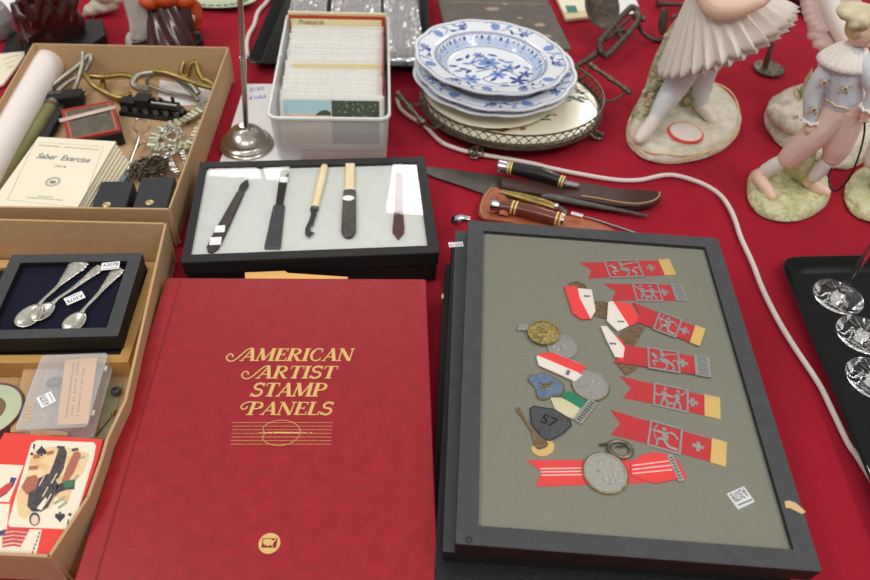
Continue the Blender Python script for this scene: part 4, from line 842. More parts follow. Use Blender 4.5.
# ================================================================== paper under the stand, metal stand
mb=MB(); P=[W(*p,.001) for p in ((217,168),(222,156),(245,84),(300,84),(300,168))]; mb.prism([(p.x,p.y) for p in P],.0006,.0012,None,0)
def ptext(s,a,b,size,m,z=.0016,shear=.2): A_,B_=W(*a,z),W(*b,z); mb.text(s,FR((A_+B_)/2,B_,z),size,m,shear=shear,width=(B_-A_).length)
ptext('5/30',(249,90),(264,88.5),.016,1); ptext('4 HAA',(249,98.5),(266,96.5),.016,1)
solo('note_paper',mb,['paper','penblue'],'white paper with blue handwriting under the metal stand','paper')
G=W(247,145,.0013); t=thing('metal_stand','silvery metal stand with round stepped foot and thin pole','stand',G)
T=Matrix.Translation(G)
mb=MB(); mb.lathe([(.001,.0),(.0405,0),(.0415,.002),(.040,.0042),(.0385,.005),(.0392,.0072),(.0375,.0092),(.034,.0102),(.0325,.0135),(.029,.0195),(.023,.0255),(.015,.0295),(.009,.031),(.0075,.034),(.0068,.036),(.001,.036)],64,T); obj('foot',mb,'nickel',t,sharp=60)
mb=MB(); p0=G+Vector((.0035,.0,.034)); top=U(240.2,0,G); d=(top-p0); e=p0+d*1.35
mb.tube([p0,p0+d*.02,e],[.0052,.0038,.0038],20); obj('pole',mb,'nickel',t)
mb=MB(); mid=p0+d*.58; mb.tube([mid-d*.1,mid],.0048,20); obj('pole_joint',mb,'nickel',t)
# ================================================================== postcard tub
ZU=.088
Mt,w,h=rect((291,12),(391,15),(389,118.5),(260,118.5),ZU)
t=thing('plastic_tub','frosted clear plastic tub packed with sleeved postcards','tub',Mt@Vector((0,0,.001)))
O=rr(w,h,.014,6); n=len(O); K=.92
mb=MB(); th=.0016
def sc_(P,k,ky=None): return [(p[0]*k,p[1]*(ky or k)) for p in P]
rings=[(sc_(O,K,.9),.001),(sc_(O,K+.012,.912),.004),(sc_(O,.965,.975),ZU-.012),(sc_(O,.97,.978),ZU-.002)]
inner=[(sc_(O,.955,.966),ZU-.002),(sc_(O,K+.0,.898),.004)]
allr=rings+inner; vs=[(p[0],p[1],z) for P,z in allr for p in P]; fs=[]
for i in range(len(allr)-1):
    for k in range(n): fs.append((i*n+k,i*n+(k+1)%n,(i+1)*n+(k+1)%n,(i+1)*n+k))
fs.append(tuple(range(n))[::-1]); fs.append(tuple(range((len(allr)-1)*n,len(allr)*n))); mb.add(vs,fs,0,Mt); obj('body',mb,'tubplastic',t)
mb=MB(); mb.ringprism(rr(w,h,.016,6),sc_(O,.955,.966),ZU-.0045,ZU,Mt); obj('rim',mb,'rimplastic',t,bevel=.001)
NP=40; y0=-h*.37; y1=h*.36; cw=.2; chh=.078
front=None; wi=w*K*.96
for k in range(NP):
    u=k/(NP-1); y=y0+(y1-y0)*u; tilt=.46-.26*u; wq=min(cw,wi)*R.uniform(.965,1.0); hh=chh*R.uniform(.97,1.02); M=Mt@Matrix.Translation((R.uniform(-.0015,.0015),y,.0045))@Matrix.Rotation(-tilt,4,'X')
    lab='front picture postcard showing a pale beach and dark trees' if k==0 else 'postcard in a clear sleeve standing in the plastic tub'
    q=thing('postcard',lab,'postcard',M@Vector((0,0,0)),'postcards in the tub')
    mb=MB(); mb.box((0,0,hh/2),(wq,(y1-y0)/NP*.93,hh),M,0); obj('sleeve',mb,'sleeve',q)
    if k==0:
        mb=MB(); a=wq*.465; Z0,Z1=hh*.12,hh*.96; yy=-(y1-y0)/NP*.465-.0002
        def face(x0,x1,z0,z1,m,o=0): mb.add([(x0,yy-o,z0),(x1,yy-o,z0),(x1,yy-o,z1),(x0,yy-o,z1)],[(0,1,2,3)],m,M)
        face(-a,a*.0,hh*.70,Z1,0); face(-a,0,Z0,hh*.70,1); face(0,a,Z0,Z1,2); 
        mb.add([(x,yy-.0002,z) for x,z in ((-a*.35,hh*.67),(-.001,hh*.67),(-.002,hh*.74),(-a*.12,hh*.78),(-a*.25,hh*.75))],[(0,1,2,3,4)],2,M)
        for j in range(26): x=R.uniform(.03*a,.9*a); zc=R.uniform(hh*.6,Z1*.97); mb.add([(x,yy-.0002,zc),(x+.003,yy-.0002,zc),(x+.002,yy-.0002,zc+.002)],[(0,1,2)],3,M)
        obj('picture',mb,['sky','sand','trees','pale green'],q)
M=Mt@Matrix.Translation((0,y0+(y1-y0)*.44,.0045))@Matrix.Rotation(-.2,4,'X'); mb=MB(); mb.box((.004,0,.0395),(min(cw,wi)*.9,.0014,.081),M)
solo('divider_card',mb,'postcream','yellow divider card standing taller amid the postcards','card')
M=Mt@Matrix.Translation((0,y1+.009,.0045))@Matrix.Rotation(-.1,4,'X'); q=thing('index_card','cream index card with handwritten heading at the back of the tub','card',M@Vector((0,0,0)))
mb=MB(); mb.box((-.002,0,.043),(min(cw,wi)*.98,.0012,.087),M); obj('card',mb,'postcream',q)
mb=MB(); mb.text('Postcards',M@Matrix.Translation((-.045,-.001,.081))@Matrix.Rotation(PI/2,4,'X'),.011,0,shear=.3); obj('handwriting',mb,'ink',q)
M=Mt@Matrix.Translation((0,y1+.0145,.0045))@Matrix.Rotation(-.06,4,'X'); mb=MB(); mb.box((0,0,.0455),(min(cw,wi)*1.04,.003,.091),M); solo('divider_card',mb,'postred','thick red card behind the handwritten index card','card')
M=Mt@Matrix.Translation((0,y1+.020,.0045))@Matrix.Rotation(-.05,4,'X'); mb=MB(); mb.box((0,0,.0475),(min(cw,wi)*1.06,.005,.095),M,0); mb.box((-.04,-.0026,.088),(.02,.0006,.006),M,1); mb.box((.045,-.0026,.088),(.012,.0006,.004),M,2); solo('postcard_booklet',mb,['postcream','penblue','grn'],'yellowed booklet with printed edge at the very back of the tub','booklet')
mb=MB(); M=Mt@Matrix.Translation((wi*.5-.001,0,.0)); mb.box((0,.02,.046),(.0014,h*.62,.085),M); solo('divider_card',mb,'postred','red card standing along the right side of the tub','card')
# ================================================================== black tray with crystal
Mk=FR(W(256,60,0),W(430,66,0)); 
def traybody(name,label,P,zr,rimw,mt='black',foot=.0008):
    # P: outline at the rim level (list of Vector), CCW or CW
    c=sum(P,Vector())/len(P); M=FR(Vector((c.x,c.y,0)),Vector((c.x+1,c.y,0))); Q=[((p.x-c.x),(p.y-c.y)) for p in P]; k1=1-rimw*.5; k2=1-rimw; n=len(Q)
    rings=[(sc_(Q,k2-.01),foot),(sc_(Q,k1),zr*.55),(Q,zr),(sc_(Q,1-rimw*.12),zr+.0008),(sc_(Q,k1*.985),zr*.6),(sc_(Q,k2-.012),.003)]
    vs=[(p[0],p[1],z) for A,z in rings for p in A]; fs=[]
    for i in range(len(rings)-1):
        for k in range(n): fs.append((i*n+k,i*n+(k+1)%n,(i+1)*n+(k+1)%n,(i+1)*n+k))
    fs+= [tuple(range(n))[::-1],tuple(range((len(rings)-1)*n,len(rings)*n))]
    mb=MB(); mb.add(vs,fs,0,M); bmsh=mb; return solo(name,mb,mt,label,'tray',sharp=50)
def rpoly(c,r=.02,k=5):
    out=[]; n=len(c)
    for i in range(n):
        a,b,d=c[i-1],c[i],c[(i+1)%n]; u=(a-b).normalized()*r; v=(d-b).normalized()*r
        for j in range(k+1):
            t=j/k; out.append((b+u)*(1-t)**2+b*2*t*(1-t)+(b+v)*t*t)
    return out
cs=[W(246,63,.02),W(434,67,.02),W(424,-40,.02),W(290,-40,.02)]; traybody('black_tray','black plastic tray of cut crystal behind the postcard tub',rpoly(cs,.02),.02,.09)
def slab(name,label,pts,z0,z1,mt='crystal',cat='crystal dish'):
    P=[W(*p,z1) for p in pts]; c=sum(P,Vector())/len(P); t=thing(name,label,cat,Vector((c.x,c.y,z0)))
    Q=rpoly(P,.01,3); mb=MB(); k=len(Q); M=Matrix.Translation((c.x,c.y,0)); q=[((p.x-c.x),(p.y-c.y)) for p in Q]
    mb.ringprism(q,sc_(q,.93),z0,z1,M); mb.prism(sc_(q,.93),z0,z0+.007,M); obj('dish',mb,mt,t,bevel=.001)
    mb=MB(); xs=[p[0] for p in q]; ys=[p[1] for p in q]
    rq=random.Random(len(pts)*7+int(pts[0][0]))
    nx=int((max(xs)-min(xs))/.012); ny=int((max(ys)-min(ys))/.012)
    for i in range(nx):
        for j in range(ny):
            x=min(xs)*.86+(max(xs)-min(xs))*.86*(i+.5)/nx; y=min(ys)*.86+(max(ys)-min(ys))*.86*(j+.5)/ny
            # star-cut facets, only where they stay in the dish
            ins=sum(1 for a in range(k) if (q[a][1]*.88>y)!=(q[(a+1)%k][1]*.88>y) and x<.88*((q[(a+1)%k][0]-q[a][0])*(y-q[a][1]*.88)/((q[(a+1)%k][1]-q[a][1])*.88)/1*.88/1+q[a][0]))%2
            if not ins: continue
            r=.0062; a0=rq.uniform(0,1.5); zc=z0+.0072
            mb.add([(x+r*math.cos(a0+PI/2*e),y+r*math.sin(a0+PI/2*e),zc) for e in range(4)]+[(x,y,zc+.004)],[(0,1,4),(1,2,4),(2,3,4),(3,0,4)],0,M)
    obj('cut_facets',mb,'crystal2',t,sharp=5); return t
M_['crystal2']=mat('cut crystal facets',(176,172,172),.2,.25,spec=.6)
slab('crystal_dish','cut crystal dish showing at right of the postcard tub',((384,-14),(414,-16),(426,61),(384,61)),.004,.016)
slab('crystal_dish','cut crystal dish behind the back rim of the postcard tub',((334,-20),(380,-20),(382,60),(326,60)),.004,.017)
slab('crystal_dish','cut crystal dish in the far left part of the black tray',((297,-22),(329,-22),(322,60),(278,56)),.004,.017)
# ================================================================== gallery tray and plates
G=W(511,99,.03); G.z=0; ray_=.1505
M=FR(G,G+Vector((1,.0,0)))@Matrix.Diagonal((1,.86,1,1)); t=thing('gallery_tray','round bronze gallery tray on scrolled feet with a flowered cream centre','tray',G)
mb=MB(); mb.lathe([(.001,.0225),(ray_*.985,.0225),(ray_*1.01,.0205),(ray_*1.02,.0225),(ray_*1.01,.0265),(ray_*.97,.027),(.001,.027)],72,M); obj('base_ring',mb,'bronze',t)
mb=MB(); mb.lathe([(.001,.0271),(ray_*.95,.0271),(ray_*.95,.0285),(.001,.0285)],64,M); obj('glazed_centre',mb,'trayglaze',t)
mb=MB(); 
for (px,py,mm,s) in ((576,97,0,1.3),(583,100,0,1.0),(567,99,0,.9),(580,92,0,.9),(582,86,1,1),(587,84,1,.8),(577,88,1,.8),(590,89,1,.7),(462,121,1,1.3),(470,124,1,1.2),(479,126,1,.9),(488,128,1,1),(500,128,1,1.4),(508,127,1,1),(520,128,1,.9),(545,118,0,1),(552,115,1,.8),(455,118,1,.8)):
    c=M.inverted()@W(px,py,.029); 
    if (c.x**2+c.y**2)**.5>ray_*.93: continue
    rq=random.Random(px)
    for k in range(3 if mm else 4): a=rq.uniform(0,6.3); mb.flat([(c.x+s*.006*math.cos(a)+s*.0045*math.cos(b)*1.2,c.y+s*.006*math.sin(a)+s*.003*math.sin(b)) for b in [2*PI*i/8 for i in range(8)]],.0287+.0001*k,M,mm)
obj('painted_pattern',mb,['leafgreen','petal'],t)
mb=MB(); ng=60; zb,zt2=.0272,.0475
for z_,r_ in ((zb+.001,.0012),(zt2,.0016)): mb.tube([(ray_*math.cos(a),ray_*math.sin(a),z_) for a in [2*PI*k/96 for k in range(96)]],r_,6,closed=True,M=M)
for k in range(ng):
    a0=2*PI*k/ng; 
    for s in (-1,1):
        P=[(ray_*math.cos(a0+s*e*1.55*2*PI/ng),ray_*math.sin(a0+s*e*1.55*2*PI/ng),zb+(zt2-zb)*math.sin(e*PI/2)**.8) for e in (0,.25,.5,.75,1)]
        mb.tube(P,.0009,5,M=M,flat=.8)
obj('pierced_gallery',mb,'bronze',t)
def inv(p): return M.inverted()@p
for (px,py) in ((473,158),(598,137),(452,58),(560,48)):
    c=inv(W(px,py,.002)); a=math.atan2(c.y,c.x); D=M@Matrix.Rotation(a,4,'Z'); r0=ray_*.93; mb=MB()
    mb.tube(smoothpath([(r0-.01,0,.0215),(r0+.004,0,.016),(r0+.008,0,.009),(r0+.014,0,.004),(r0+.022,0,.004),(r0+.022,0,.009),(r0+.016,0,.009)],4),.0032,8,M=D)
    for s in (-1,1): mb.tube(smoothpath([(r0,s*.002,.014),(r0+.008,s*.010,.007),(r0+.016,s*.010,.004),(r0+.014,s*.004,.005)],4),.0024,6,M=D)
    mb.ell((r0+.018,0,.0025),(.008,.008,.0025),D,nu=14,nv=6); obj('foot',mb,'bronze',t)
for (a,b,c1,c2) in (((397,93),(424,124),(414,118),(432,128)),((589,64),(631,93),(596,68),(612,94))):
    zh=.05; A_,B_=W(*a,zh),W(*b,zh); mb=MB(); d=B_-A_
    mb.tube([A_,A_+d*.04,A_+d*.08,A_+d*.14,A_+d*.2,A_+d*.45,A_+d*.5,A_+d*.55,A_+d*.8,A_+d*.86,A_+d*.92,A_+d*.96,B_],[.0035,.0062,.0036,.0056,.0034,.0038,.0056,.0038,.0034,.0056,.0036,.0062,.0035],12); 
    for e in (A_+d*.06,B_-d*.06):
        rel=inv(e); an=math.atan2(rel.y,rel.x); tgt=M@Vector((ray_*math.cos(an),ray_*math.sin(an),.03)); mb.tube(smoothpath([e,(e+tgt)/2+Vector((0,0,-.008)),tgt],5),.0022,8)
    obj('handle',mb,'bronze',t)
# plates
RP=.1265
def pz(r,R0=RP):
    x=r/R0
    prof=[(0,.004),(.42,.004),(.56,.0055),(.64,.013),(.69,.0205),(.74,.0235),(1.0,.030)]
    for (a,b),(c,d) in zip(prof[:-1],prof[1:]):
        if x<=c: u=(x-a)/(c-a); return b+(d-b)*(u*u*(3-2*u) if .5<a<.7 else u)
    return prof[-1][1]
mb=MB(); Dp=Matrix.Translation(W(489,91,.035)).copy(); Dp[2][3]=.0288
mb.lathe([(.001,0),(.06,0),(.07,.002),(.108,.0085),(.112,.0095),(.110,.0103),(.07,.0038),(.06,.003),(.001,.003)],96,Dp,wob=lambda q,r:1+(.008*abs(math.sin(q*30)) if r>.1 else 0))
solo('cream_plate',mb,'trayglaze','cream plate with a fine scalloped edge beneath the blue plates','plate',sharp=60)
def wob(q,r): return 1+(.026*(abs(math.sin(q*6))**1.1-.6)*min(1,max(0,(r/RP-.85)/.15)))
def plate(label,c,tilt,seed,full):
    Mp=Matrix.Translation(c)@tilt; t=thing('soup_plate',label,'plate',c,'blue and white plates')
    mb=MB(); top=[(RP*i/30,pz(RP*i/30)) for i in range(1,31)]; bot=[(RP*i/16,max(.0006,pz(RP*i/16)-.0034)) for i in range(16,0,-1)]
    prof=top+[(RP*1.004,pz(RP)-.0012)]+bot
    mb.lathe(prof[::-1],96,Mp,0,wob=wob)
    q=random.Random(seed)
    def zf(p): return pz(min(RP,math.hypot(*p)))+.0004
    def pol(r,a): return (RP*r*math.cos(a),RP*r*math.sin(a))
    def blob(x,y,rx,ry,an,m,n=10): mb.add([(x+rx*math.cos(b)*math.cos(an)-ry*math.sin(b)*math.sin(an),y+rx*math.cos(b)*math.sin(an)+ry*math.sin(b)*math.cos(an),0) for b in [2*PI*i/n for i in range(n)]],[tuple(range(n))],m,None)
    k0=len(mb.v)
    for rad in (.60,.642,.684): stroke(mb,[pol(rad,2*PI*i/90) for i in range(91)],.0062,0,None,4)
    kb_=len(mb.v)
    for rad in (.715,.735,.575): P=[pol(rad,2*PI*i/90) for i in range(91)]; stroke(mb,P,.0011,0,None,2)
    P=[pol(.955*wob(2*PI*i/120,RP),2*PI*i/120) for i in range(121)]; stroke(mb,P,.001,0,None,2)
    for i in range(48):
        a=2*PI*i/48; stroke(mb,[pol(.60,a),pol(.65,a+.05),pol(.70,a)] ,.0008,0,None,2)
        if i%3==0: x,y=pol(.655,a+.06); blob(x,y,.0046,.0027,a+.8,1)
        if i%3==1: x,y=pol(.66,a+.06); blob(x,y,.003,.0018,a-.8,1)
        if i%3==2: x,y=pol(.645,a+.06); blob(x,y,.006,.0035,a,3)
    for i in range(6):
        a=2*PI*i/6+.35
        x,y=pol(.86,a); blob(x,y,.0095,.0082,a,3,14); 
        for s in (-1,0,1): stroke(mb,[pol(.80,a+s*.04),pol(.92,a+s*.05)],.0008,0,None,2)
        stroke(mb,[pol(.93,a+.02),pol(.95,a+.1),pol(.92,a+.16)],.0013,0,None,1)
        stroke(mb,smoothpath([(*pol(.80,a-.1),0),(*pol(.86,a-.22),0),(*pol(.80,a-.36),0),(*pol(.87,a-.48),0)],4),.0014,0,None,1)
        for s in range(5):
            an=a-.2-.09*s; x,y=pol(.86+.05*(-1)**s,an); blob(x,y,.0062,.0024,an+q.uniform(-1,1)+PI/2*(s%2),1 if s%2 else 3)
        x,y=pol(.86,a-.5); 
        for s in range(6): b=s*PI/3; blob(x+.0058*math.cos(b),y+.0058*math.sin(b),.0035,.0021,b,1 if s%2 else 3,8)
        blob(x,y,.0022,.0022,0,1,8)
    kc=len(mb.v)
    if full:
        def flower(x,y,r,n,m): 
            for s in range(n): b=s*2*PI/n; blob(x+r*.62*math.cos(b),y+r*.62*math.sin(b),r*.5,r*.26,b,m,8)
            blob(x,y,r*.28,r*.28,0,1,8)
        K=RP*.5
        stem=smoothpath([(-.02,-.012,0),(-.004,-.004,0),(.012,.002,0),(.026,-.006,0),(.038,-.018,0),(.05,-.02,0)],6); stroke(mb,[(p.x,p.y) for p in stem],.0016,0,None,1)
        stem=smoothpath([(.012,.002,0),(.002,-.018,0),(-.012,-.03,0),(.004,-.042,0),(.022,-.036,0)],6); stroke(mb,[(p.x,p.y) for p in stem],.0014,0,None,1)
        stem=smoothpath([(-.006,-.004,0),(-.022,.008,0),(-.018,.026,0),(-.004,.034,0)],6); stroke(mb,[(p.x,p.y) for p in stem],.0014,0,None,1)
        flower(0,.016,.015,7,3); flower(-.028,-.032,.012,6,3); flower(.036,-.03,.013,5,1); flower(.028,.004,.01,5,3); flower(.01,-.016,.011,6,3); flower(.048,-.012,.009,5,1); flower(-.012,.036,.008,6,3)
        for (x,y,an) in ((-.02,.016,.5),(-.03,.01,.1),(-.036,-.006,2.8),(-.044,-.012,.4),(-.03,-.012,.9),(.02,.024,-.6),(.03,.02,.2),(-.012,.0,.2),(.002,-.03,.8),(.016,-.046,.1),(-.004,-.05,-.4),(.03,-.05,.5),(.046,-.042,1.2),(.02,-.004,.2),(.04,.008,.9),(-.04,.02,.6),(-.028,.03,1.2),(.008,.038,-.3),(-.05,.0,.2),(.052,.004,2.2)): blob(x,y,.0068,.0026,an,1 if q.random()<.6 else 3)
    for v in mb.v[kc:]: v.x*=1.22; v.y*=1.22
    for v in mb.v[k0:]:
        v.z=zf((v.x,v.y))
    for v in mb.v[k0:kb_]: v.z-=.0002
    for v in mb.v[k0:]: v.xyz=Mp@v
    # ribbons and leaves were laid out flat, then settled on the glaze
    obj('plate',mb,['porcelain','blue','blueline','bluelight','bluepale'],t); return t
I4=Matrix.Identity(4)
c3=W(494.5,71,.060); c3.z=.0322
plate('lowest blue and white soup plate of the stack of three',c3,Matrix.Rotation(-.01,4,'Y')@Matrix.Diagonal((1.065,1.065,1,1)),1,False)
c2=W(496,67,.069); c2.z=.0322+.0100
plate('middle blue and white soup plate of the stack of three',c2,Matrix.Rotation(.6,4,'Z')@Matrix.Diagonal((1.045,1.045,1,1)),2,False)
c1=W(491,55,.085); c1.z=.0322+.0245
plate('top blue onion pattern soup plate of the stack of three',c1,Matrix.Rotation(-.035,4,'X')@Matrix.Rotation(.035,4,'Y')@Matrix.Rotation(.1,4,'Z'),3,True)
# ================================================================== old book, papers
Mb,w,h=rect((450,-14),(539,-12),(574,47),(440,52),.03); t=thing('old_book','worn grey brown book with faded gilt, partly under the blue plates','book',Mb@Vector((0,0,.001)))
mb=MB(); mb.prism(rr(w,h,.002,2),.027,.030,Mb); mb.prism(rr(w,h,.002,2),.0012,.004,Mb); mb.box((0,h/2-.0016,.0155),(w,.003,.028),Mb); obj('cover',mb,'bookcover',t,bevel=.0008)
mb=MB(); mb.prism(rr(w-.008,h-.008,.001,1),.0042,.0268,Mb); obj('page_block',mb,'pageblock',t)
mb=MB(); 
for (px,py,rx,ry) in ((492,9,.014,.009),(540,25,.014,.008),(547,36,.012,.006),(520,18,.006,.004),(505,4,.006,.004),(556,43,.006,.004)):
    c=P2(Mb,px,py,.03); rq=random.Random(px); mb.flat([(c[0]+rx*math.cos(a)*rq.uniform(.6,1.1),c[1]+ry*math.sin(a)*rq.uniform(.6,1.1)) for a in [2*PI*k/14 for k in range(14)]],.0302,Mb)
stroke(mb,[P2(Mb,450,2,.03),P2(Mb,545,4,.03)],.002,.0302,Mb)
obj('gilt_stamping',mb,'bookgilt',t)
Mp=FR(W(583,2,.002),W(605,4,.002)); 
mb=MB(); P=[W(*p,.006) for p in ((552,-12),(576,-12),(594,16),(566,19))]; mb.prism([(p.x,p.y) for p in P],.0006,.006,None,0); solo('postcard_stack',mb,['postcream'],'small stack of yellowed cards beside the old book','cards')
mb=MB(); P=[W(*p,.0075) for p in ((553,-10),(592,-10),(600,10),(564,13))]; mb.prism([(p.x,p.y) for p in P],.0062,.0075,None,0)
P=[W(*p,.0077) for p in ((565,5.5),(575.5,5.5),(578,12),(567.5,12.5))]; mb.flat([(p.x,p.y) for p in P],.0077,None,1); solo('stamped_postcard',mb,['cream','stampgreen'],'cream card with a green postage stamp beside the old book','postcard')
mb=MB(); P=[W(*p,.002) for p in ((600,-12),(632,-12),(641,13),(618,14))]; mb.prism([(p.x,p.y) for p in P],.0006,.002); solo('letter_paper',mb,'paper','white paper behind the iron scoop','paper')
# ================================================================== iron gadget
t=thing('iron_slicer','rusty iron gadget with an oval scoop, slotted frame and hooked arm','kitchen gadget',W(620,50,0))
c=W(600,10,.05); M=FR(c,W(620,52,.05))@Matrix.Rotation(.5,4,'Y'); mb=MB(); vs=[];fs=[];N=28
for j in range(8):
    r=j/7
    for k in range(N): a=2*PI*k/N; vs.append((.052*r*math.cos(a),.034*r*math.sin(a),.014*r*r))
for j in range(7):
    for k in range(N): fs.append((j*N+k,j*N+(k+1)%N,(j+1)*N+(k+1)%N,(j+1)*N+k))
mb.add(vs,fs,0,M); obj('scoop',mb,'iron',t,solid=.0015)
zf=.032
mb=MB(); loop=[(600,44,zf),(603,38,zf+.004),(628,10,zf+.02),(634,8,zf+.022),(637,12,zf+.02),(636,24,zf+.012),(610,53,zf-.008),(603,55,zf-.008),(600,50,zf)]
mb.tube(smoothpath([W(*p) for p in loop],4,True),.0062,10,closed=True,flat=.9)
mb.tube([W(615,25,zf+.012),W(622,40,zf)],.0048,8); mb.tube([W(610,33,zf+.006),W(625,30,zf+.01)],.0045,8); mb.tube([W(606,40,zf+.002),W(630,18,zf+.016)],.0035,8); obj('slotted_frame',mb,'iron',t)
mb=MB(); mb.tube([W(602,50,zf-.006),W(590,58,.022),W(574,68,.014)],[.0065,.006,.004],10); obj('shank',mb,'iron',t)
mb=MB(); mb.ell(W(637,16,zf+.016),(.009,.008,.010)); mb.ell(W(643,19,zf+.012),(.006,.006,.006)); obj('joint',mb,'bronze',t)
mb=MB(); mb.tube(smoothpath([W(*p) for p in ((637,20,zf+.01),(641,30,.022),(650,38,.012),(662,40,.006),(669,36,.008))],4),.0062,10,flat=.7); obj('hooked_arm',mb,'iron',t)
mb=MB(); D=FX(W(662,35,.012),W(664,13,.05)); D=D.copy(); mb.ell((.025,0,0),(.026,.011,.003),D); obj('thumb_plate',mb,'iron',t)
t=thing('iron_clamp','dark iron bar tool at the top edge behind the dancer','tool',W(675,5,0))
mb=MB(); mb.tube([W(657,4,.012),W(664,4,.012),W(690,5,.012),W(698,0,.014)],[.009,.005,.004,.008],10); obj('bar',mb,'iron',t)
mb=MB(); mb.tube([W(671,18,.01),W(680,14,.012),W(690,12,.016)],[.003,.004,.007],10); mb.tube([W(684,22,.004),W(688,10,.02),W(692,2,.03)],.006,10); obj('screw',mb,'iron',t)
# ================================================================== knives on the cloth
def rod(pts,rs,n=12,flat=1): mb=MB(); mb.tube([W(*p) for p in pts],rs,n,flat=flat); return mb
def outl(pts,z0,z1): P=[W(p[0],p[1],z1) for p in pts]; mb=MB(); mb.prism([(p.x,p.y) for p in P],z0,z1); return mb
def K7(u,v): return (430+u/6.214,150+v/6.214)
def K8(u,v): return (550+u/6.214,150+v/6.214)
t=thing('butcher_knife','large plain knife with broad grey blade pointing left under the sheaths','knife',W(465,178,0))
obj('blade',outl([K7(-40,100),K7(60,108),K7(200,125),K7(330,145),K7(460,165),K7(600,200),K7(600,300),K7(480,295),K7(350,275),K7(180,215),K7(40,170),K7(-20,145)],.0006,.0026),'blade',t,bevel=.0006)
obj('handle',outl([K7(600,200),K7(700,250),K8(60,330),K8(60,345),K7(600,300)],.0008,.008),'darkwood',t,bevel=.002)
# sheath with black handled knife
t=thing('knife_sheath','dark brown leather sheath, longest one lying at the back','sheath',W(590,188,0))
mb=outl([K7(435,170),K7(450,165),K7(620,185),K8(0,200),K8(170,200),K8(180,190),K8(420,235),K8(640,245),K8(690,262),K8(688,300),K8(640,330),K8(540,345),K8(400,335),K8(200,300),K8(0,275),K7(700,268),K7(560,250),K7(440,225)],.0028,.0135); body_=obj('leather_body',mb,'leather',t,bevel=.003)
mb=MB(); S=[K8(195,285),K8(300,300),K8(420,322),K8(540,332),K8(630,318),K8(675,290),K8(680,262)]; mb.tube(smoothpath([W(*p,.0142) for p in S],4),.0011,6); obj('stitching',mb,'stitch',body_)
zz=.020
t=thing('hunting_knife','hunting knife with glossy black handle and silver pommel in the dark sheath','knife',W(530,172,.013))
obj('handle',rod([(*K7(490,110),zz),(*K7(560,125),zz),(*K7(680,150),zz),(*K7(800,190),zz),(*K7(822,203),zz)],[.0085,.0098,.0115,.009,.0075],16),'ebonite',t)
mb=rod([(*K7(415,98),zz),(*K7(425,99),zz),(*K7(470,108),zz),(*K7(485,110),zz)],[.0085,.0105,.0092,.0082],16); obj('pommel',mb,'chrome',t)
for a,b in ((K7(484,109),K7(494,111)),(K7(500,112),K7(510,114)),(K7(806,192),K7(816,195)),(K7(822,197),K7(832,200))): mb=rod([(*a,zz),(*b,zz)],.0096 if a[0]<515 else .0092,16); obj('spacer_ring',mb,'goldclip',t)
mb=rod([(*K7(832,200),zz),(*K8(100,208),zz-.001),(*K8(168,218),zz-.003),(*K8(178,228),zz-.004)],[.0088,.006,.0058,.004],14,flat=.7); obj('guard',mb,'chrome',t)
# tan sheath with stacked leather knife
t=thing('knife_sheath','tan leather sheath with rounded flap near the frame corner','sheath',W(500,205,0))
mb=outl([K7(375,225),K7(420,225),K7(455,250),K7(470,290),K7(520,300),K7(860,400),K8(300,440),K8(420,500),K8(400,560),K8(0,560),K7(700,500),K7(500,440),K7(420,430),K7(330,420),K7(300,390),K7(305,340),K7(330,270)],.0028,.0105); body_=obj('leather_body',mb,'tan',t,bevel=.003)
mb=MB(); S=[K7(325,400),K7(315,360),K7(335,300),K7(370,245),K7(400,238)]; mb.tube(smoothpath([W(*p,.0112) for p in S],4),.001,6); obj('stitching',mb,'stitch',body_)
mb=rod([(*K7(440,290),.014),(*K7(470,340),.024),(*K7(455,405),.014)],[.007,.0085,.007],10,flat=.5); obj('keeper_strap',mb,'tan',t)
zz=.020
t=thing('hunting_knife','hunting knife with stacked brown leather grip and silver pommel in the tan sheath','knife',W(530,212,.01))
obj('grip',rod([(*K7(430,350),zz),(*K7(540,362),zz),(*K7(650,390),zz),(*K7(760,420),zz),(*K7(790,430),zz)],[.008,.0098,.0112,.0098,.009],16),'redbrown',t)
mb=rod([(*K7(372,345),zz),(*K7(385,346),zz),(*K7(425,350),zz)],[.009,.011,.0085],14); obj('pommel',mb,'chrome',t)
for a in ((508,356),(530,361),(782,426),(806,432)): mb=rod([(*K7(*a),zz),(*K7(a[0]+11,a[1]+3),zz)],.0106,16); obj('spacer_ring',mb,'goldclip',t)
mb=rod([(*K7(818,436),zz),(*K7(832,440),zz)],.0104,16); obj('guard',mb,'chrome',t)
# folding brass thing, steel spike, thin rods
t=thing('pocket_knife','slim knife with brass side scales between the two sheathed knives','knife',W(525,195,.01))
mb=rod([(*K7(440,255),.016),(*K7(560,285),.018),(*K7(700,325),.018),(*K7(780,352),.017)],[.004,.007,.008,.006],12,flat=.6); obj('brass_scale',mb,'brass',t)
mb=MB(); mb.ell(W(*K7(783,350),.018),(.005,.005,.005)); obj('bolster',mb,'chrome',t)
mb=rod([(*K7(790,352),.015),(*K7(850,385),.013),(*K8(100,405),.011)],[.0045,.004,.002],10,flat=.5); obj('blade',mb,'dullsteel',t)
sticker(t,K8(168,400),K8(215,412),.0165,.0165,.0062,'A3078')
t=solo('steel_spike',rod([(*K7(690,285),.018),(*K8(0,290),.014),(*K8(90,310),.012),(*K8(300,350),.008),(*K8(500,385),.006),(*K8(605,410),.004)],[.002,.0065,.0062,.005,.0036,.0026],10,flat=.7),'dullsteel','dull pointed steel spike lying in front of the dark sheath','spike')
solo('skewer',rod([(*K8(215,415),.013),(*K8(300,440),.012),(*K8(420,480),.0115),(*K8(540,520),.0112)],[.0012,.0018,.002,.0022],8),'chrome','thin shiny steel rod running under the medal frame from the price tag','rod')
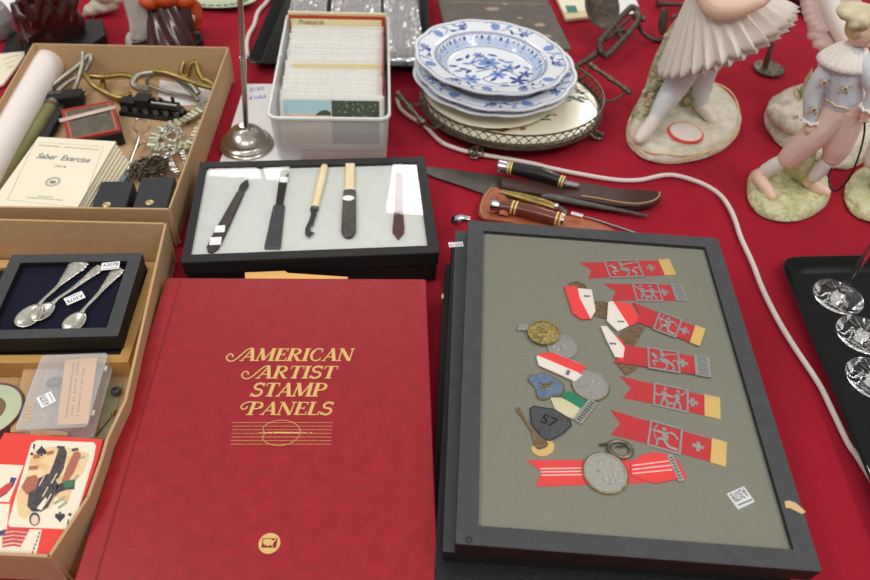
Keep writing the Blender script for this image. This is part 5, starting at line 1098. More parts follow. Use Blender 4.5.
mb=rod([(452,223,.03),(455,221,.031),(461,218.5,.031),(470,220,.031)],[.003,.0078,.0068,.005],16); solo('silver_knob',mb,'chrome','small shiny silver knob poking out behind the medal frame corner','knob')
# ================================================================== cords
mb=MB(); P=[(397,96,.006),(400,108,.004),(412,118,.004),(423,124,.004),(440,141,.0035),(455,148,.0035),(473,153,.0035),(499,157.5,.0035),(532,163.5,.0035),(550,168,.0035),(582,174.5,.0035),(617,180,.0035),(640,180,.0035),(659,176,.0035),(672,175,.0035),(688,178.5,.0035),(707,186,.0035),(722,197,.0035),(733,215,.0035),(741,238,.0035),(752,262,.0035),(763,290,.0035),(778,320,.0035),(795,348,.0035),(819,384,.0035),(832,410,.0035),(848,443,.0035),(857,456,.0035),(872,480,.0035),(890,510,.0035)]
mb.tube(smoothpath([W(*p) for p in P],5),.0034,10); solo('cord',mb,'cord','long white cotton cord winding from the gallery tray down the right side','cord')
mb=MB(); P=[(272,-6,.0033),(266,3,.0033),(258,12,.0033),(254,25,.0033),(249,34,.0033),(246.5,45,.0033),(248,57,.0033)]
mb.tube(smoothpath([W(*p) for p in P],5),.0038,10); solo('cord',mb,'cord','short end of white cord between metal pole and black crystal tray','cord')
# ================================================================== right black tray with glasses
cs=[W(778,257,.018),W(1060,250,.018),W(1200,560,.018),W(902,560,.018)]; traybody('black_tray','black serving tray with stemmed glasses at the right edge',rpoly(cs,.03,6),.018,.07)
for k,(px,py,lab) in enumerate(((838,297,'clear stemmed glass farthest back on the right tray'),(862,335,'clear stemmed glass in the middle of the right tray'),(873,379,'clear stemmed glass nearest on the right tray, only its foot showing'))):
    G=W(px,py,.0032); t=thing('stemmed_glass',lab,'glass',G,'stemmed glasses'); T=Matrix.Translation(G)
    mb=MB(); mb.lathe([(.001,0),(.031,0),(.0318,.0012),(.030,.0018),(.018,.0024),(.008,.0042),(.0052,.010),(.0042,.02),(.0038,.06),(.0045,.11),(.006,.118),(.001,.119)],48,T,wob=None); obj('stem_and_foot',mb,'glass',t,sharp=80)
    mb=MB(); mb.lathe([(.001,.1192),(.007,.12),(.02,.132),(.03,.155),(.033,.185),(.032,.205),(.0308,.205),(.0315,.185),(.0285,.157),(.019,.135),(.006,.1235),(.001,.1232)],48,T); obj('bowl',mb,'glass',t,sharp=80)
    mb=MB()
    for j in range(16):
        a=2*PI*j/16; mb.tube([(.008*math.cos(a),.008*math.sin(a),.0044),(.016*math.cos(a),.016*math.sin(a),.0028),(.028*math.cos(a),.028*math.sin(a),.002)],[.0002,.0005,.0002],5,M=T)
    obj('foot_cuts',mb,'glass',t)
# ================================================================== dancer figurine
def lump(G,out,h,seed,amp=.1,top=.9,mt='base',n=40,rows=6):
    """rocky bisque plinth: outline px points on z=0"""
    P=smoothpath([W(*p,0) for p in out],4,True); c=sum(P,Vector())/len(P); q=random.Random(seed); vs=[];fs=[];n=len(P); mb=MB()
    ns=[q.uniform(-1,1) for _ in range(n)]
    for j in range(rows+1):
        u=j/rows; k=1-(1-top)*u**1.5+ (.012 if 0<j<rows else 0)
        for i in range(n):
            s=k*(1+amp*.12*math.sin(i*.9+j*1.7+seed)*(0<j)); p=c+(P[i]-c)*s; vs.append((p.x,p.y,.0003+h*u+.0015*math.sin(i*.5+seed)*(j>1)))
    for j in range(rows):
        for i in range(n): fs.append((j*n+i,j*n+(i+1)%n,(j+1)*n+(i+1)%n,(j+1)*n+i))
    m2=10
    for jj in range(1,m2):
        k=top*(1-jj/m2)
        for i in range(n): p=c+(P[i]-c)*k; vs.append((p.x,p.y,.0003+h+.0022*math.sin(p.x*190+seed)*math.cos(p.y*170+seed)))
    b0=rows*n
    for jj in range(m2-1):
        for i in range(n): fs.append((b0+jj*n+i,b0+jj*n+(i+1)%n,b0+(jj+1)*n+(i+1)%n,b0+(jj+1)*n+i))
    fs.append(tuple(range(b0+(m2-1)*n,b0+m2*n))); fs.append(tuple(range(n))[::-1]); mb.add(vs,fs); return mb
G=W(690,135,0); hb=.016
t=thing('dancer_figurine','large bisque figurine of a dancer in a pleated skirt, head out of frame','figurine',G)
strata=1
obj('plinth',lump(G,[(629,146),(627,125),(642,104),(668,88),(700,84),(728,98),(739,120),(734,140),(712,156),(680,163.5),(648,161)],hb+.003,1,top=.88),'base',t,sharp=80)
def UB(px,py,dy=0): return U(px,py,G,dy)
def limb(pts,name,mt,rm=.0016,sm=2,par=None):      # pts: (px,py,depth,radius) -> tapered continuous limb
    mb=MB(); P=[Vector(UU(p[0],p[1],p[2])) for p in pts]; q=smoothpath([(*a,) for a in P],5); 
    rs=[]; n=len(pts)
    for i in range(n-1):
        for k in range(5): u=k/5; rs.append(pts[i][3]*(1-u)+pts[i+1][3]*u)
    rs.append(pts[-1][3]); mb.tube(q,rs,14); mb.ell(q[0],rs[0],nu=14,nv=8); mb.ell(q[-1],rs[-1],nu=14,nv=8); return mb
UU=UB
for hz in (.35,.7):
    mb=MB(); out=[(629,146),(627,125),(642,104),(668,88),(700,84),(728,98),(739,120),(734,140),(712,156),(680,163.5),(648,161)]
    P=smoothpath([W(*p,0) for p in out],4,True); c=sum(P,Vector())/len(P); n=len(P)
    mb.tube([c+(p-c)*(1.0-.02*hz-.03*hz*hz)+Vector((0,0,.019*hz+.0025*math.sin(i*.7+hz*9))) for i,p in enumerate(P)],[.0006+.0009*abs(math.sin(i*.9+hz*5)) for i in range(n)],6,closed=True); obj('painted_ridge',mb,'sepia',t)
# legs
zf=hb
def onb(px,py,z): return W(px,py,z)
def chainmb(pts,n=14):
    mb=MB(); P=smoothpath([p[0] for p in pts],5); rs=[]
    for i in range(len(pts)-1):
        for k in range(5): u=k/5; rs.append(pts[i][1]*(1-u)+pts[i+1][1]*u)
    rs.append(pts[-1][1]); mb.tube(P,rs,n); mb.ell(P[0],rs[0],nu=n,nv=8); mb.ell(P[-1],rs[-1],nu=n,nv=8); return mb
an=W(653,121,.036); kn=UB(672,92,-.01); hp=UB(702,45,.0)
mb=chainmb([(W(645,134,.028),.0085),(an,.0105),((an+kn)/2+Vector((0,0,.004)),.0155),(kn,.0195),(hp,.024)]); obj('leg',mb,'stocking',t,remesh=.002,smooth=4)
mb=chainmb([(W(638.5,139,.025),.0085),(W(642,135,.028),.0115),(W(649,127,.032),.0118),(W(653,121,.038),.0112)]); obj('shoe',mb,'bisque',t,remesh=.002,smooth=3)
an=W(702,107,.034); kn=UB(702,86,.035); mb=chainmb([(an,.0095),((an+kn)/2,.0125),(kn,.0155),(UB(712,45,.03),.024)]); obj('leg',mb,'stocking',t,remesh=.002,smooth=4)
mb=chainmb([(W(713,120,.024),.0082),(W(709,115,.028),.0102),(W(703,107,.036),.0108)]); obj('shoe',mb,'bisque',t,remesh=.002,smooth=3)
for c,r in ((W(653,122,.034),.011),(W(702,107,.034),.0105)):
    mb=MB(); mb.tube([(c.x+r*math.cos(a),c.y+r*math.sin(a),c.z+.002*math.sin(3*a)) for a in [2*PI*k/24 for k in range(24)]],.0025,8,closed=True); obj('ankle_ribbon',mb,'sepia',t)
mb=MB(); c=W(691,132,.028); D=FR(W(685.5,133,.022),W(705,139,.022),.0)@Matrix.Diagonal((1.25,1.25,1,1)); 
mb.lathe([(.001,.018),(.0195,.018),(.021,.0195),(.0205,.0245),(.0185,.026),(.001,.0255)],40,D,m=0); obj('tambourine',mb,'bisque',t)
mb=MB(); mb.tube([(.0208*math.cos(a),.0208*math.sin(a),.0225) for a in [2*PI*k/40 for k in range(40)]],.0022,8,closed=True,M=D); obj('tambourine_rim',mb,'cardred',t,label='orange red rim')
# tree stump with moss and flowers
mb=chainmb([(W(643,118,.012),.022),(UB(655,92,.03),.019),(UB(662,66,.04),.017),(UB(676,36,.045),.016),(UB(686,20,.05),.014)])
for k in range(46):
    u=R.random(); a=W(650,112,.02).lerp(UB(684,24,.045),u); mb.ell(a+Vector((R.uniform(-.022,.02),R.uniform(-.03,.008),R.uniform(-.012,.012))),R.uniform(.004,.008),nu=8,nv=6)
for k in range(24): a=W(690,106,.016)+Vector((R.uniform(-.02,.02),R.uniform(-.01,.02),R.uniform(0,.045))); mb.ell(a,R.uniform(.005,.009),nu=8,nv=6)
obj('tree_stump',mb,'moss',t,remesh=.0025,smooth=2)
def blossom(a,r1,r2,k,n=5):
    mb=MB()
    for e in range(n): b=e*2*PI/n; mb.ell(a+Vector((r1*math.cos(b),0,r1*math.sin(b))),r2,nu=6,nv=5)
    mb.ell(a+Vector((0,-.001,0)),r2*.8,nu=6,nv=5,m=1)
    obj('applied_flower',mb,[['pinkpale','sepia','leafgreen'][k%3],'sepia'],t)
for k in range(30):
    u=R.random(); blossom(W(650,112,.02).lerp(UB(680,30,.045),u)+Vector((R.uniform(-.022,.022),-.026+R.uniform(-.006,.004),R.uniform(-.01,.012))),.0028,.0019,k)
for k in range(9): blossom(W(688,104,.02)+Vector((R.uniform(-.016,.016),-.02,R.uniform(.01,.045))),.003,.0021,k)
# pleated skirt: fan of pleats from the waist to a tilted hem, two layers
def skirt(name,waist,hem,rw,mt,pl,amp,hx,hy,par,lab=None):
    """hem: centre, in-plane axis vectors hx, hy (3-D); waist ring same directions scaled rw"""
    mb=MB(); N=pl*8; rows=14; vs=[]; 
    for j in range(rows+1):
        u=j/rows; c=waist.lerp(hem,u); s=rw+(1-rw)*(u**.85)
        for i in range(N):
            a=2*PI*i/N; f=((i/8)%1); w_=amp*u*(abs(2*f-1)*2-1); k=s*(1+w_); vs.append(c+hx*(k*math.cos(a))+hy*(k*math.sin(a))+Vector((0,0,-.004*u*math.sin(a*pl/2)))*0)
    fs=[(j*N+i,j*N+(i+1)%N,(j+1)*N+(i+1)%N,(j+1)*N+i) for j in range(rows) for i in range(N)]
    mb.add(vs,fs); return obj(name,mb,mt,par,sharp=80,solid=.0015)
L_=UB(661,68,-.0); R_=UB(794,14,.0); hc=(L_+R_)/2; hx=(R_-L_)/2
nrm=Vector((G.x,G.y,0)).normalized(); 
wst=UB(705,-22,.0)
ax=(wst-hc).normalized(); hy=(hx.normalized().cross(ax)).normalized()*(.078)
hx2=hx*1.0
skirt('skirt',wst,hc,.16,'bisque',30,.09,hx2,hy,t)
skirt('underskirt',wst,hc+(hc-wst).normalized()*.010+hx*.08,.16,'bisque',30,.09,hx*.88,hy*.9,t)
# arm, hand, bodice
mb=chainmb([(UB(702,-14,-.03),.016),(UB(716,6,-.05),.0165),(UB(735,8,-.055),.0145),(UB(758,1,-.05),.011)]); 
for k in range(5): a=UB(758,1,-.05); b=UB(766+k*2.0,5-k*2.6,-.052); mb.tube([a,(a+b)/2,b],[.0055,.0042,.0032],8)
obj('arm',mb,'skin',t,remesh=.0016,smooth=3)
mb=chainmb([(wst,.026),(wst+Vector((0,.0,.04)),.022),(wst+Vector((-.004,0,.08)),.030),(wst+Vector((-.004,0,.10)),.02),(wst+Vector((-.006,0,.125)),.012)]); obj('bodice',mb,'pinkpale',t,remesh=.002,smooth=4)
hd=wst+Vector((-.008,-.004,.155)); mb=MB(); mb.ell(hd,(.019,.021,.025)); mb.ell(hd+Vector((0,-.021,-.003)),(.003,.004,.004)); mb.tube([hd-Vector((0,0,.04)),hd],.009,12); obj('head',mb,'skin',t,remesh=.0018,smooth=2)
mb=MB(); mb.ell(hd+Vector((0,.005,.008)),(.021,.021,.023)); mb.ell(hd+Vector((0,.02,.018)),(.012,.012,.012)); obj('hair',mb,'hair',t)
# brass stand foot behind the dancer
t=thing('bronze_stand','bronze stand with a flat round pierced foot behind the dancer','stand',W(768,72,0))
c=W(768,70,0); D=Matrix.Translation((c.x,c.y,0)); mb=MB(); mb.lathe([(.001,.0006),(.027,.0006),(.0285,.003),(.027,.006),(.02,.0066),(.001,.0066)],40,D); foot_=obj('foot',mb,'bronze',t)
for k in range(7): a=2*PI*k/7; mb=MB(); mb.lathe([(.001,.0066),(.0022,.0066),(.0022,.007),(.001,.007)],10,D@Matrix.Translation((.021*math.cos(a),.021*math.sin(a),0))); obj('rivet',mb,'blackmatte',foot_)
mb=MB(); mb.tube([c+Vector((-.008,0,.006)),c+Vector((-.012,0,.05)),U(772,30,c,0)],[.006,.0045,.005],10); a=U(780,22,c,0); mb.ell(a,(.012,.01,.016)); mb.ell(U(788,10,c,0),(.01,.012,.014)); mb.tube([U(772,30,c),U(786,32,c),U(795,15,c)],.005,10); obj('post',mb,'bronze',t)
# ================================================================== boy figurine
G=W(788,196,0); UU=lambda px,py,dy=0:U(px,py,G,dy); hb=.014
t=thing('boy_figurine','bisque figurine of a boy in blue jacket and pink breeches holding a hoop','figurine',G)
obj('plinth',lump(G,[(747,186),(751,174),(768,166),(792,163),(816,170),(829,184),(827,203),(812,216),(788,222.5),(763,217),(749,203)],hb,2,top=.86),'basegreen',t,sharp=80)
mb=chainmb([(W(776,180,.012),.012),(W(788,172,.014),.016),(UU(798,158,.012),.016),(UU(808,140,.014),.013),(UU(816,122,.016),.010)])
m2=chainmb([(W(808,178,.012),.018),(UU(803,162,.012),.016),(UU(810,145,.014),.012)]); mb.add(m2.v,m2.f); obj('grassy_support',mb,'basegreen',t,remesh=.002,smooth=3)
def P_(px,py,dy,r): return (UU(px,py,dy),r)
mb=chainmb([(W(758,176,.026),.0075),(UU(767,169,-.012),.0082),(UU(779,163,-.012),.0105),(UU(792,157,-.01),.012)])
mb2=chainmb([(W(808,182,.028),.0075),(UU(816,175,.004),.0088),(UU(824,166,.004),.0110),(UU(834,152,.002),.012)]); mb.add(mb2.v,mb2.f)
# torso, neck, head and both hands as one continuous body
for c_ in (chainmb([P_(792,157,-.01,.012),P_(815,135,-.008,.016),P_(838,112,0,.02),P_(842,96,0,.019),P_(843,76,0,.021),P_(848,58,.002,.018),P_(853,46,.002,.0085),P_(858,36,0,.011)]),
           chainmb([P_(834,152,.002,.012),P_(843,130,.002,.017),P_(848,110,.002,.02)]),
           chainmb([P_(832,64,-.006,.010),P_(814,92,-.014,.0085),P_(810,120,-.02,.0062),P_(809.5,128,-.023,.0056)]),
           chainmb([P_(862,70,-.004,.011),P_(874,92,-.014,.009),P_(867,112,-.018,.006)])): mb.add(c_.v,c_.f)
hd=UU(863,31,-.002); mb.ell(hd,(.0165,.0175,.0195)); mb.ell(UU(861,34,-.019),(.0028,.0026,.0042)); fdir=Vector((.75,-.45,-.15)).normalized()
mb.ell(hd+fdir*.016+Vector((0,0,-.003)),(.0035,.0035,.004)); mb.ell(hd+fdir*.011+Vector((0,0,-.012)),(.006,.006,.005)); mb.ell(hd+fdir*.014+Vector((0,0,-.008)),(.0032,.0032,.0016))
for base_,tip,sp in ((UU(809.5,129,-.023),(808.5,138),1),(UU(866,115,-.02),(864,122),1)):
    mb.ell(base_,(.0066,.0055,.0078))
    for k in range(4): b=UU(tip[0]-4.5+2.8*k,tip[1]+(1 if k in (1,2) else 0),-.022); m_=(base_+b)/2+Vector((0,-.0012,0)); mb.tube([base_,m_,b],[.0030,.0026,.0021],8)
    b=UU(tip[0]+5.5,tip[1]-5,-.022); mb.tube([base_,(base_+b)/2,b],[.0030,.0026,.002],8)
obj('body',mb,'skin',t,remesh=.0012,smooth=2)
# eyes & mouth
for s in (-1,1):
    sd=fdir.cross(Vector((0,0,1))); mb=MB(); mb.ell(hd+fdir*.0158+sd*s*.006+Vector((0,0,.001)),(.0017,.0017,.0012)); obj('eye',mb,'blue',t)
mb=MB(); mb.ell(hd+fdir*.0168+Vector((0,0,-.0085)),(.0024,.0024,.0009)); obj('mouth',mb,'redgilt',t)
for pts in ([(766,170,-.013,.0098),(775,165,-.013,.0108),(784,161,-.012,.0108)],[(815,176,.003,.0098),(820,170,.003,.0115),(827,162,.003,.0125)]):
    obj('sock',chainmb([P_(*p) for p in pts]),'sock',t,remesh=.0014,smooth=2)
for pts in ([W(772,196,.018),W(766,188,.020),W(758,177,.023)],[W(826,192,.018),W(816,187,.020),W(807,179,.023)]):
    obj('shoe',chainmb([(pts[0],.0068),(pts[1],.0090),(pts[2],.0098)]),'skin',t,remesh=.0014,smooth=2)
mb=chainmb([P_(789,158,-.012,.0155),P_(800,148,-.011,.0185),P_(818,132,-.008,.0205),P_(838,112,0,.0235),P_(843,98,0,.021)]); m2=chainmb([P_(834,155,.002,.0155),P_(838,145,.002,.0195),P_(845,125,.002,.0215),P_(850,108,.002,.023)]); mb.add(m2.v,m2.f)
obj('breeches',mb,'pink',t,remesh=.0014,smooth=3)
mb=chainmb([P_(844,100,0,.0235),P_(843,84,0,.0232),P_(846,66,0,.024),P_(850,56,0,.018)]); m2=chainmb([P_(836,62,-.004,.014),P_(822,78,-.011,.0135),P_(813,94,-.015,.0118),P_(811,110,-.019,.010),P_(810,118,-.02,.009)]); mb.add(m2.v,m2.f)
m2=chainmb([P_(862,64,-.002,.014),P_(876,88,-.012,.012),P_(870,106,-.017,.0095)]); mb.add(m2.v,m2.f); obj('jacket',mb,'jacket',t,remesh=.0014,smooth=3)
mb=MB()
for (px,py,r) in ((810,120,.0105),(869,108,.0105)):
    c=UU(px,py,-.02); mb.tube([(c.x+r*math.cos(a),c.y+r*math.sin(a),c.z+.0012*math.sin(a*8)) for a in [2*PI*k/48 for k in range(48)]],.0022,6,closed=True)
obj('cuffs',mb,'collar',t)
c=UU(843,99,0); mb=MB(); mb.tube([(c.x+.0235*math.cos(a),c.y+.0235*math.sin(a),c.z+.0008*math.sin(a*9)) for a in [2*PI*k/60 for k in range(60)]],.0013,6,closed=True); obj('waistband',mb,'sepia',t)
for (px,py,dy) in ((824,83,-.028),(814,110,-.032),(845,89,-.026),(848,112,-.03)):
    if py==112: continue
    c=UU(px,py,dy); mb=MB()
    for e in range(6): b=e*2*PI/6; mb.ell(c+Vector((.0028*math.cos(b),0,.0028*math.sin(b))),.0017,nu=7,nv=5,m=0)
    mb.ell(c+Vector((0,-.001,0)),.0015,nu=7,nv=5,m=1)
    for s in (-1,1): mb.ell(c+Vector((s*.006,0,.004)),(.0032,.0012,.0012),nu=7,nv=5,m=2); mb.ell(c+Vector((s*.005,0,-.005)),(.0012,.0012,.003),nu=7,nv=5,m=2)
    obj('painted_flower',mb,['sand','suit','pale green'],t)
# pleated collar
nk=UU(853,45,.002); cc=UU(846,62,-.002); mb=MB(); vs=[];N=120;rows=6
for j in range(rows+1):
    u=j/rows
    for i in range(N):
        a=2*PI*i/N; rr0=.0095+(.034-.0095)*u**.8; rr0*=1+.05*u*math.cos(a*20); zz=-.020*u**1.5; c_=nk.lerp(nk+(cc-nk)*.25,u); vs.append((c_.x+rr0*math.cos(a),c_.y+rr0*.85*math.sin(a),c_.z+zz+.0012*u*math.cos(a*20)))
mb.add(vs,[(j*N+i,j*N+(i+1)%N,(j+1)*N+(i+1)%N,(j+1)*N+i) for j in range(rows) for i in range(N)]); obj('collar',mb,'collar',t,solid=.0016,sharp=80)
mb=MB(); mb.ell(hd+Vector((-.004,.004,.004)),(.0175,.018,.0185)); mb.ell(hd+Vector((-.011,-.004,.002)),(.008,.012,.012)); obj('hair',mb,'hair',t,remesh=.0016,smooth=1)
mb=MB(); bc=UU(862,13,0)
for k in range(26):
    a=R.uniform(0,2*PI); r=R.uniform(.004,.024); mb.ell(bc+Vector((r*math.cos(a)-.002,r*math.sin(a),R.uniform(-.003,.003)-r*.2)),R.uniform(.006,.0085),nu=10,nv=8)
mb.ell(bc+Vector((-.002,0,-.001)),(.029,.027,.010)); obj('beret',mb,'beret',t,remesh=.0018,smooth=2)
a=UU(864.5,118,-.022); mb=MB(); P=[UU(864.5,118,-.022),UU(864,135,-.026),UU(858,158,-.028),UU(848,180,-.026),UU(836,191,-.022),UU(830,187,-.014),UU(829,176,-.008),UU(832,167,-.004)]
mb.tube(smoothpath(P,6),.0013,8); obj('hoop_wire',mb,'blackmatte',t)
# lady figurine behind: rock base and pink dress
G=W(835,135,0); UU=lambda px,py,dy=0:U(px,py,G,dy)
t=thing('lady_figurine','bisque figurine in a ruffled pale pink dress on a long rocky base','figurine',G)
mb=lump(G,[(764,118),(772,100),(792,92),(812,92),(840,90),(880,92),(905,110),(905,136),(880,152),(852,168),(832,168),(812,158),(790,152),(772,138)],.03,3,top=.8); obj('plinth',mb,'base',t,sharp=80)
mb=MB(); 
for (px,py,z,r) in ((784,118,.03,.022),(776,112,.022,.016),(795,112,.034,.02),(792,126,.028,.018),(804,120,.03,.018)): mb.ell(W(px,py,z),(r,r,r*.8))
obj('shell_rock',mb,'base',t,remesh=.0025,smooth=4)
mb=MB(); a=W(795,115,.045)
for e in range(5): b=e*2*PI/5; mb.ell(a+Vector((.003*math.cos(b),-.006,.003*math.sin(b))),.0024,nu=8,nv=6)
obj('applied_flower',mb,'pinkpale',t)
mb=MB()
for (x0,y0,x1,y1) in ((800,100,794,86),(806,96,812,68),(802,98,806,82)):
    A_,B_=UU(x0,y0,-.01),UU(x1,y1,-.012); mb.tube([A_,A_.lerp(B_,.5),B_],[.005,.014,.001],10,flat=.35)
obj('leaf_sprig',mb,'basegreen',t)
A0=UU(842,-30,.06); A1=UU(846,92,.055); mb=MB(); N=96; rows=20; vs=[]
for j in range(rows+1):
    u=j/rows; c=A0.lerp(A1,u)
    for i in range(N): a=2*PI*i/N; r=(.024+.022*u)*(1+.07*math.sin(a*9+u*2)*(.3+u)); vs.append((c.x+r*math.cos(a),c.y+r*.8*math.sin(a),c.z))
mb.add(vs,[(j*N+i,j*N+(i+1)%N,(j+1)*N+(i+1)%N,(j+1)*N+i) for j in range(rows) for i in range(N)]); mb.f.append(list(range(N))); mb.m.append(0); obj('dress',mb,'pinkpale',t,sharp=80)
mb=MB()
for (pts) in ([(806,-8,.02),(808,6,.02),(812,20,.02),(820,30,.022)],[(812,30,.02),(822,46,.022),(838,58,.03)]):
    P=smoothpath([UU(*p) for p in pts],10)
    for i,p in enumerate(P): mb.ell(p+Vector((.003*math.sin(i*1.3),0,.003*math.cos(i*1.3))),.0085,nu=8,nv=6)
    mb.tube([p+Vector((.012,0,0)) for p in P],.011,10)
obj('ruffle',mb,'pinkpale',t,remesh=.0022,smooth=2)
mb=chainmb([(UU(826,-5,.03),.014),(UU(836,20,.03),.016),(UU(850,45,.03),.015)]); obj('white_drape',mb,'collar',t,remesh=.0025,smooth=2)
mb=chainmb([(A0+Vector((0,0,-.01)),.022),(A0+Vector((0,0,.04)),.024),(A0+Vector((0,0,.06)),.012),(A0+Vector((0,0,.085)),.017)]); obj('upper_body',mb,'skin',t,remesh=.002,smooth=3)
# figurine cropped at right edge
G=W(880,196,0); UU=lambda px,py,dy=0:U(px,py,G,dy)
t=thing('girl_figurine','bisque figurine on a round green base cut off by the right edge','figurine',G)
obj('plinth',lump(G,[(844,196),(848,180),(862,170),(885,167),(908,176),(916,196),(908,214),(885,224),(862,220),(849,210)],.014,4,top=.84),'basegreen',t,sharp=80)
mb=MB(); N=60; A0=UU(888,120,0); A1=UU(884,166,0); vs=[];rows=8
for j in range(rows+1):
    u=j/rows; c=A0.lerp(A1,u)
    for i in range(N): a=2*PI*i/N; r=(.010+.018*u)*(1+.06*math.sin(a*12)*u); vs.append((c.x+r*math.cos(a),c.y+r*math.sin(a),c.z))
mb.add(vs,[(j*N+i,j*N+(i+1)%N,(j+1)*N+(i+1)%N,(j+1)*N+i) for j in range(rows) for i in range(N)]); obj('dress',mb,'collar',t,solid=.002,sharp=80)
mb=chainmb([(W(876,190,.014),.009),(UU(878,172,0),.010),(UU(882,160,0),.012)]); obj('stump',mb,'moss',t,remesh=.002,smooth=2)
mb=chainmb([(A0,.012),(A0+Vector((0,0,.03)),.015),(A0+Vector((0,0,.045)),.007),(A0+Vector((0,0,.06)),.014)]); obj('upper_body',mb,'skin',t,remesh=.0018,smooth=2)
# black case with chrome trim at the top right
a,b=W(784,-12,.02),W(842,32,.02); M=FR(a,b,0); L=(b-a).length; t=thing('black_case','glossy black case with a chrome trim strip behind the figurines','case',M@Vector((L/2,0,.001)))
mb=MB(); mb.box((L/2,.03,.012),(L,.07,.022),M); obj('case_body',mb,'ebonite',t,bevel=.003)
mb=MB(); mb.box((L/2,.006,.0238),(L*.9,.007,.0018),M); obj('chrome_strip',mb,'chrome',t,bevel=.0006)
# ================================================================== upper left: glazed figures, dish, ornament
G=W(50,46,0); UU=lambda px,py,dy=0:U(px,py,G,dy)
t=thing('glazed_figure','hunched dark brown glazed ceramic figure behind the far tray, left of two','figurine',G)
mb=MB()
for (px,py,dy,r) in ((45,34,0,.04),(50,16,0,.044),(30,18,0,.03),(68,22,0,.03),(48,-6,0,.04),(24,4,0,.014),(22,-2,0,.012),(72,38,0,.022),(60,-14,0,.034),(34,40,0,.026)): mb.ell(UU(px,py,dy),(r,r*.8,r))
mb.ell(UU(32,33,-.03),(.011,.008,.009)); 
for k in range(9):
    x=28+k*6; e=R.uniform(-9,9); P=[UU(x-e,-8,-.028),UU(x+R.uniform(-5,5),12,-.034),UU(x+e*.6,30,-.030),UU(x+e,44,-.022)]; mb.tube(smoothpath(P,5),.006,8)
mb.tube([UU(14,2,-.01),UU(20,16,-.02),UU(30,36,-.02)],[.008,.012,.012],10)
obj('robed_body',mb,'glaze',t,remesh=.003,smooth=3)
mb=MB(); c=W(60,52,0); M=FR(W(40,52,0),W(96,44,0),0); mb.prism([(-.02,-.045),(.085,-.045),(.115,-.012),(.115,.05),(-.02,.05)],.0006,.022,M); obj('plinth',mb,'blackboard',t,bevel=.002)
mb=MB(); mb.box((0.10,.03,.011),(.004,.07,.0205),M); obj('plinth_edge',mb,'black',t)
G=W(166,44,0); UU=lambda px,py,dy=0:U(px,py,G,dy)
t=thing('glazed_figure','dark brown glazed figure wearing an orange shawl, right of two','figurine',G)
mb=MB(); N=90; rows=14; vs=[]; A0=UU(168,-14,0); A1=W(168,52,.02)
for j in range(rows+1):
    u=j/rows; c=A0.lerp(Vector((A1.x,A1.y+.02,.02)),u)
    for i in range(N): a=2*PI*i/N; r=(.030+.012*u)*(1+.09*math.sin(a*8-u*11)+.03*math.sin(a*3)); vs.append((c.x+r*math.cos(a),c.y+r*.8*math.sin(a),c.z))
mb.add(vs,[(j*N+i,j*N+(i+1)%N,(j+1)*N+(i+1)%N,(j+1)*N+i) for j in range(rows) for i in range(N)]); mb.f.append(list(range(N))[::-1]); mb.m.append(0); mb.f.append(list(range(rows*N,rows*N+N))); mb.m.append(0)
obj('skirt',mb,'glaze',t,sharp=80)
mb=MB()
for (px,py,dy,r) in ((150,2,-.02,.02),(165,-2,-.028,.024),(182,0,-.024,.022),(194,8,-.01,.015),(196,18,-.01,.012),(197,26,-.012,.01),(143,-6,0,.016)): mb.ell(UU(px,py,dy),(r,r*.8,r*.62 if py<8 else r))
mb.tube([UU(190,2,-.02),UU(196,16,-.022),UU(197,29,-.02)],[.014,.012,.008],10); obj('shawl',mb,'orange',t,remesh=.0025,smooth=3)
mb=chainmb([(UU(130,-6,0),.014),(UU(135,14,0),.014),(UU(142,32,0),.018),(UU(138,42,0),.022)])
for k in range(5): mb.tube([UU(126+k*4,-4,-.012),UU(131+k*4,18,-.014),UU(133+k*5,40,-.018)],.0045,8)
obj('pale_drape',mb,'greyhair',t,remesh=.0025,smooth=2)
mb=chainmb([(UU(193,16,-.03),.005),(UU(189,30,-.028),.0065),(UU(190,42,-.026),.006)]); obj('arm',mb,'skin',t,remesh=.002,smooth=2)
mb=MB(); c=W(172,50,0); M=FR(W(140,50,0),W(200,44,0),0); mb.prism([(-.01,-.04),(.095,-.04),(.112,-.02),(.112,.06),(-.01,.06)],.0006,.02,M); obj('plinth',mb,'blackboard',t,bevel=.002)
# white floral figure between them
G=W(98,14,0); UU=lambda px,py,dy=0:U(px,py,G,dy)
mb=MB()
for (px,py,r) in ((92,10,.016),(100,6,.02),(110,4,.018),(116,-2,.016),(104,-6,.022),(88,14,.01)): mb.ell(UU(px,py),(r,r,r*.7))
solo('floral_ornament',mb,'base','pale porcelain ornament between the two dark glazed figures','ornament',remesh=.003,smooth=2)
for k,(c,r,z) in enumerate(((W(214,2,.0),.052,0),)):
    t=thing('serving_dish','pale celadon dish with green painted pattern behind the metal pole','dish',Vector((c.x,c.y,0))); D=Matrix.Translation((c.x,c.y,0))@Matrix.Scale(1.7,4,(1,0,0))
    mb=MB(); mb.lathe([(.001,.0008),(.025,.0008),(.028,.004),(r*.95,.012),(r,.0135),(r*.97,.0145),(.03,.007),(.001,.006)],60,D); obj('dish',mb,'porcelaingreen',t) if 'porcelaingreen' in M_ else obj('dish',mb,'dishgreen',t)
    mb=MB()
    for j in range(30): a=2*PI*j/30; q_=D@Vector(((.78*r)*math.cos(a),.78*r*math.sin(a),.0128)); mb.ell(q_,(.006,.003,.0008),nu=8,nv=5)
    obj('painted_leaves',mb,'leafgreen',t)
G=W(-2,34,0); t=thing('crystal_ornament','clear glass ornament with sparkling facets at the left edge','ornament',G)
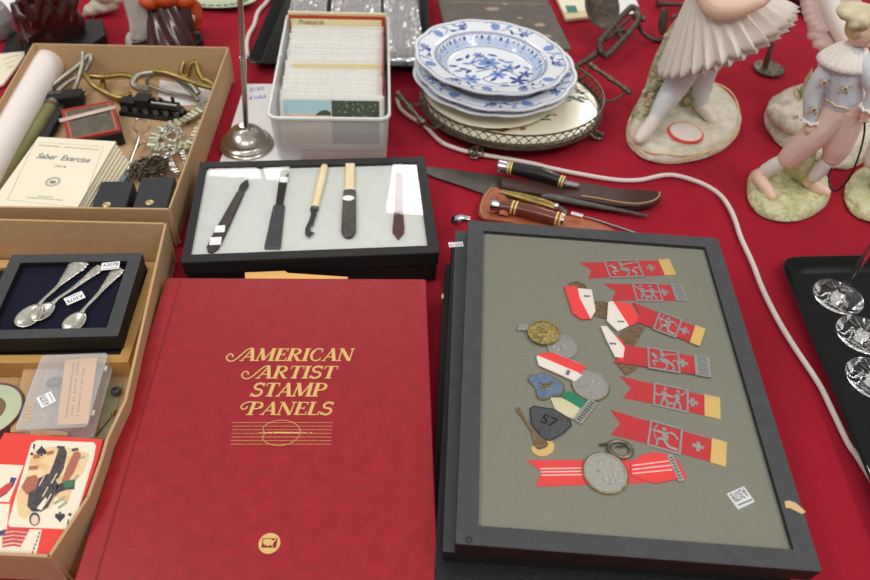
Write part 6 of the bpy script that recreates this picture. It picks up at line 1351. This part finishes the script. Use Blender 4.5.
mb=MB(); D=Matrix.Translation(G); mb.lathe([(.001,.0005),(.03,.0005),(.034,.012),(.036,.03),(.03,.05),(.018,.062),(.001,.066)],12,D); obj('faceted_body',mb,'crystal2',t,sharp=10)
mb=MB(); c=W(14,44,0); mb.prism([(p.x,p.y) for p in (W(2,52,.006),W(26,50,.006),W(30,30,.006),W(10,32,.006))],.0006,.006); solo('dark_coaster',mb,'blackmatte','dark square mat beside the glass ornament at the left','mat')
mb=MB(); mb.prism([(p.x,p.y) for p in (W(-20,16,.001),W(18,18,.001),W(16,-8,.001),W(-20,-8,.001))],.0006,.0014); solo('note_paper',mb,'paper','plain white sheet at the top left corner','paper')
mb=MB(); P=[W(*p,.004) for p in ((-14,58),(33,44.5),(3,84),(-30,95))]; mb.prism([(p.x,p.y) for p in P],.0006,.004,None,0)
for k in range(4): a=W(2+k*1.5,54+k*5,.0042); b=W(20-k*2,50+k*5,.0042); q=FR(a,b); mb.box(((b-a).length/2,0,0),((b-a).length,.0009,.0002),q,1)
solo('note_paper',mb,['cream','paleink'],'cream written paper left of the far tray','paper')
# ================================================================== light
def area(name,loc,size,power,target=(0,.8,0),col=(1,.97,.93)):
    l=bpy.data.lights.new(name,'AREA'); l.shape='RECTANGLE'; l.size,l.size_y=size; l.energy=power; l.color=col; o=bpy.data.objects.new(name,l); COL.objects.link(o); o.location=loc
    return o
area('ceiling_lamp',(-1.9,.1,2.9),(.6,1.8),34)
area('ceiling_lamp',(1.9,.1,2.9),(.6,1.8),34)
area('ceiling_lamp',(-1.5,5.2,2.9),(.6,1.8),40)
area('ceiling_lamp',(1.5,5.2,2.9),(.6,1.8),40)
area('ceiling_lamp',(0,-1.4,2.9),(1.8,.6),30)
# lamp mirrored in the glass of the knife frame
def mirror(px,py,z0,zl=2.9): d=ray(px,py); p=W(px,py,z0); e=Vector((d.x,d.y,-d.z)); return p+e*((zl-p.z)/e.z)
a,b,c=mirror(393,165,ZK),mirror(432,160,ZK),mirror(393,214,ZK); 
cx=mirror(410,188,ZK); o=area('ceiling_lamp',cx,(abs(b.x-a.x),abs(c.y-a.y)),9)
w=bpy.data.worlds.new('world'); sc.world=w; w.use_nodes=True; nt=w.node_tree; bg=nt.nodes['Background']
tc=nt.nodes.new('ShaderNodeTexCoord'); sp=nt.nodes.new('ShaderNodeSeparateXYZ'); cr=nt.nodes.new('ShaderNodeValToRGB')
nt.links.new(tc.outputs['Generated'],sp.inputs[0]); nt.links.new(sp.outputs['Z'],cr.inputs['Fac']); nt.links.new(cr.outputs['Color'],bg.inputs['Color'])
cr.color_ramp.elements[0].position=0.0; cr.color_ramp.elements[0].color=(.35,.33,.32,1); cr.color_ramp.elements[1].position=.9; cr.color_ramp.elements[1].color=(.95,.93,.90,1)
bg.inputs['Strength'].default_value=.62
sc.view_settings.view_transform='Standard'; sc.view_settings.look='None'; sc.view_settings.gamma=1; sc.view_settings.use_curve_mapping=False; sc.view_settings.exposure=0.0
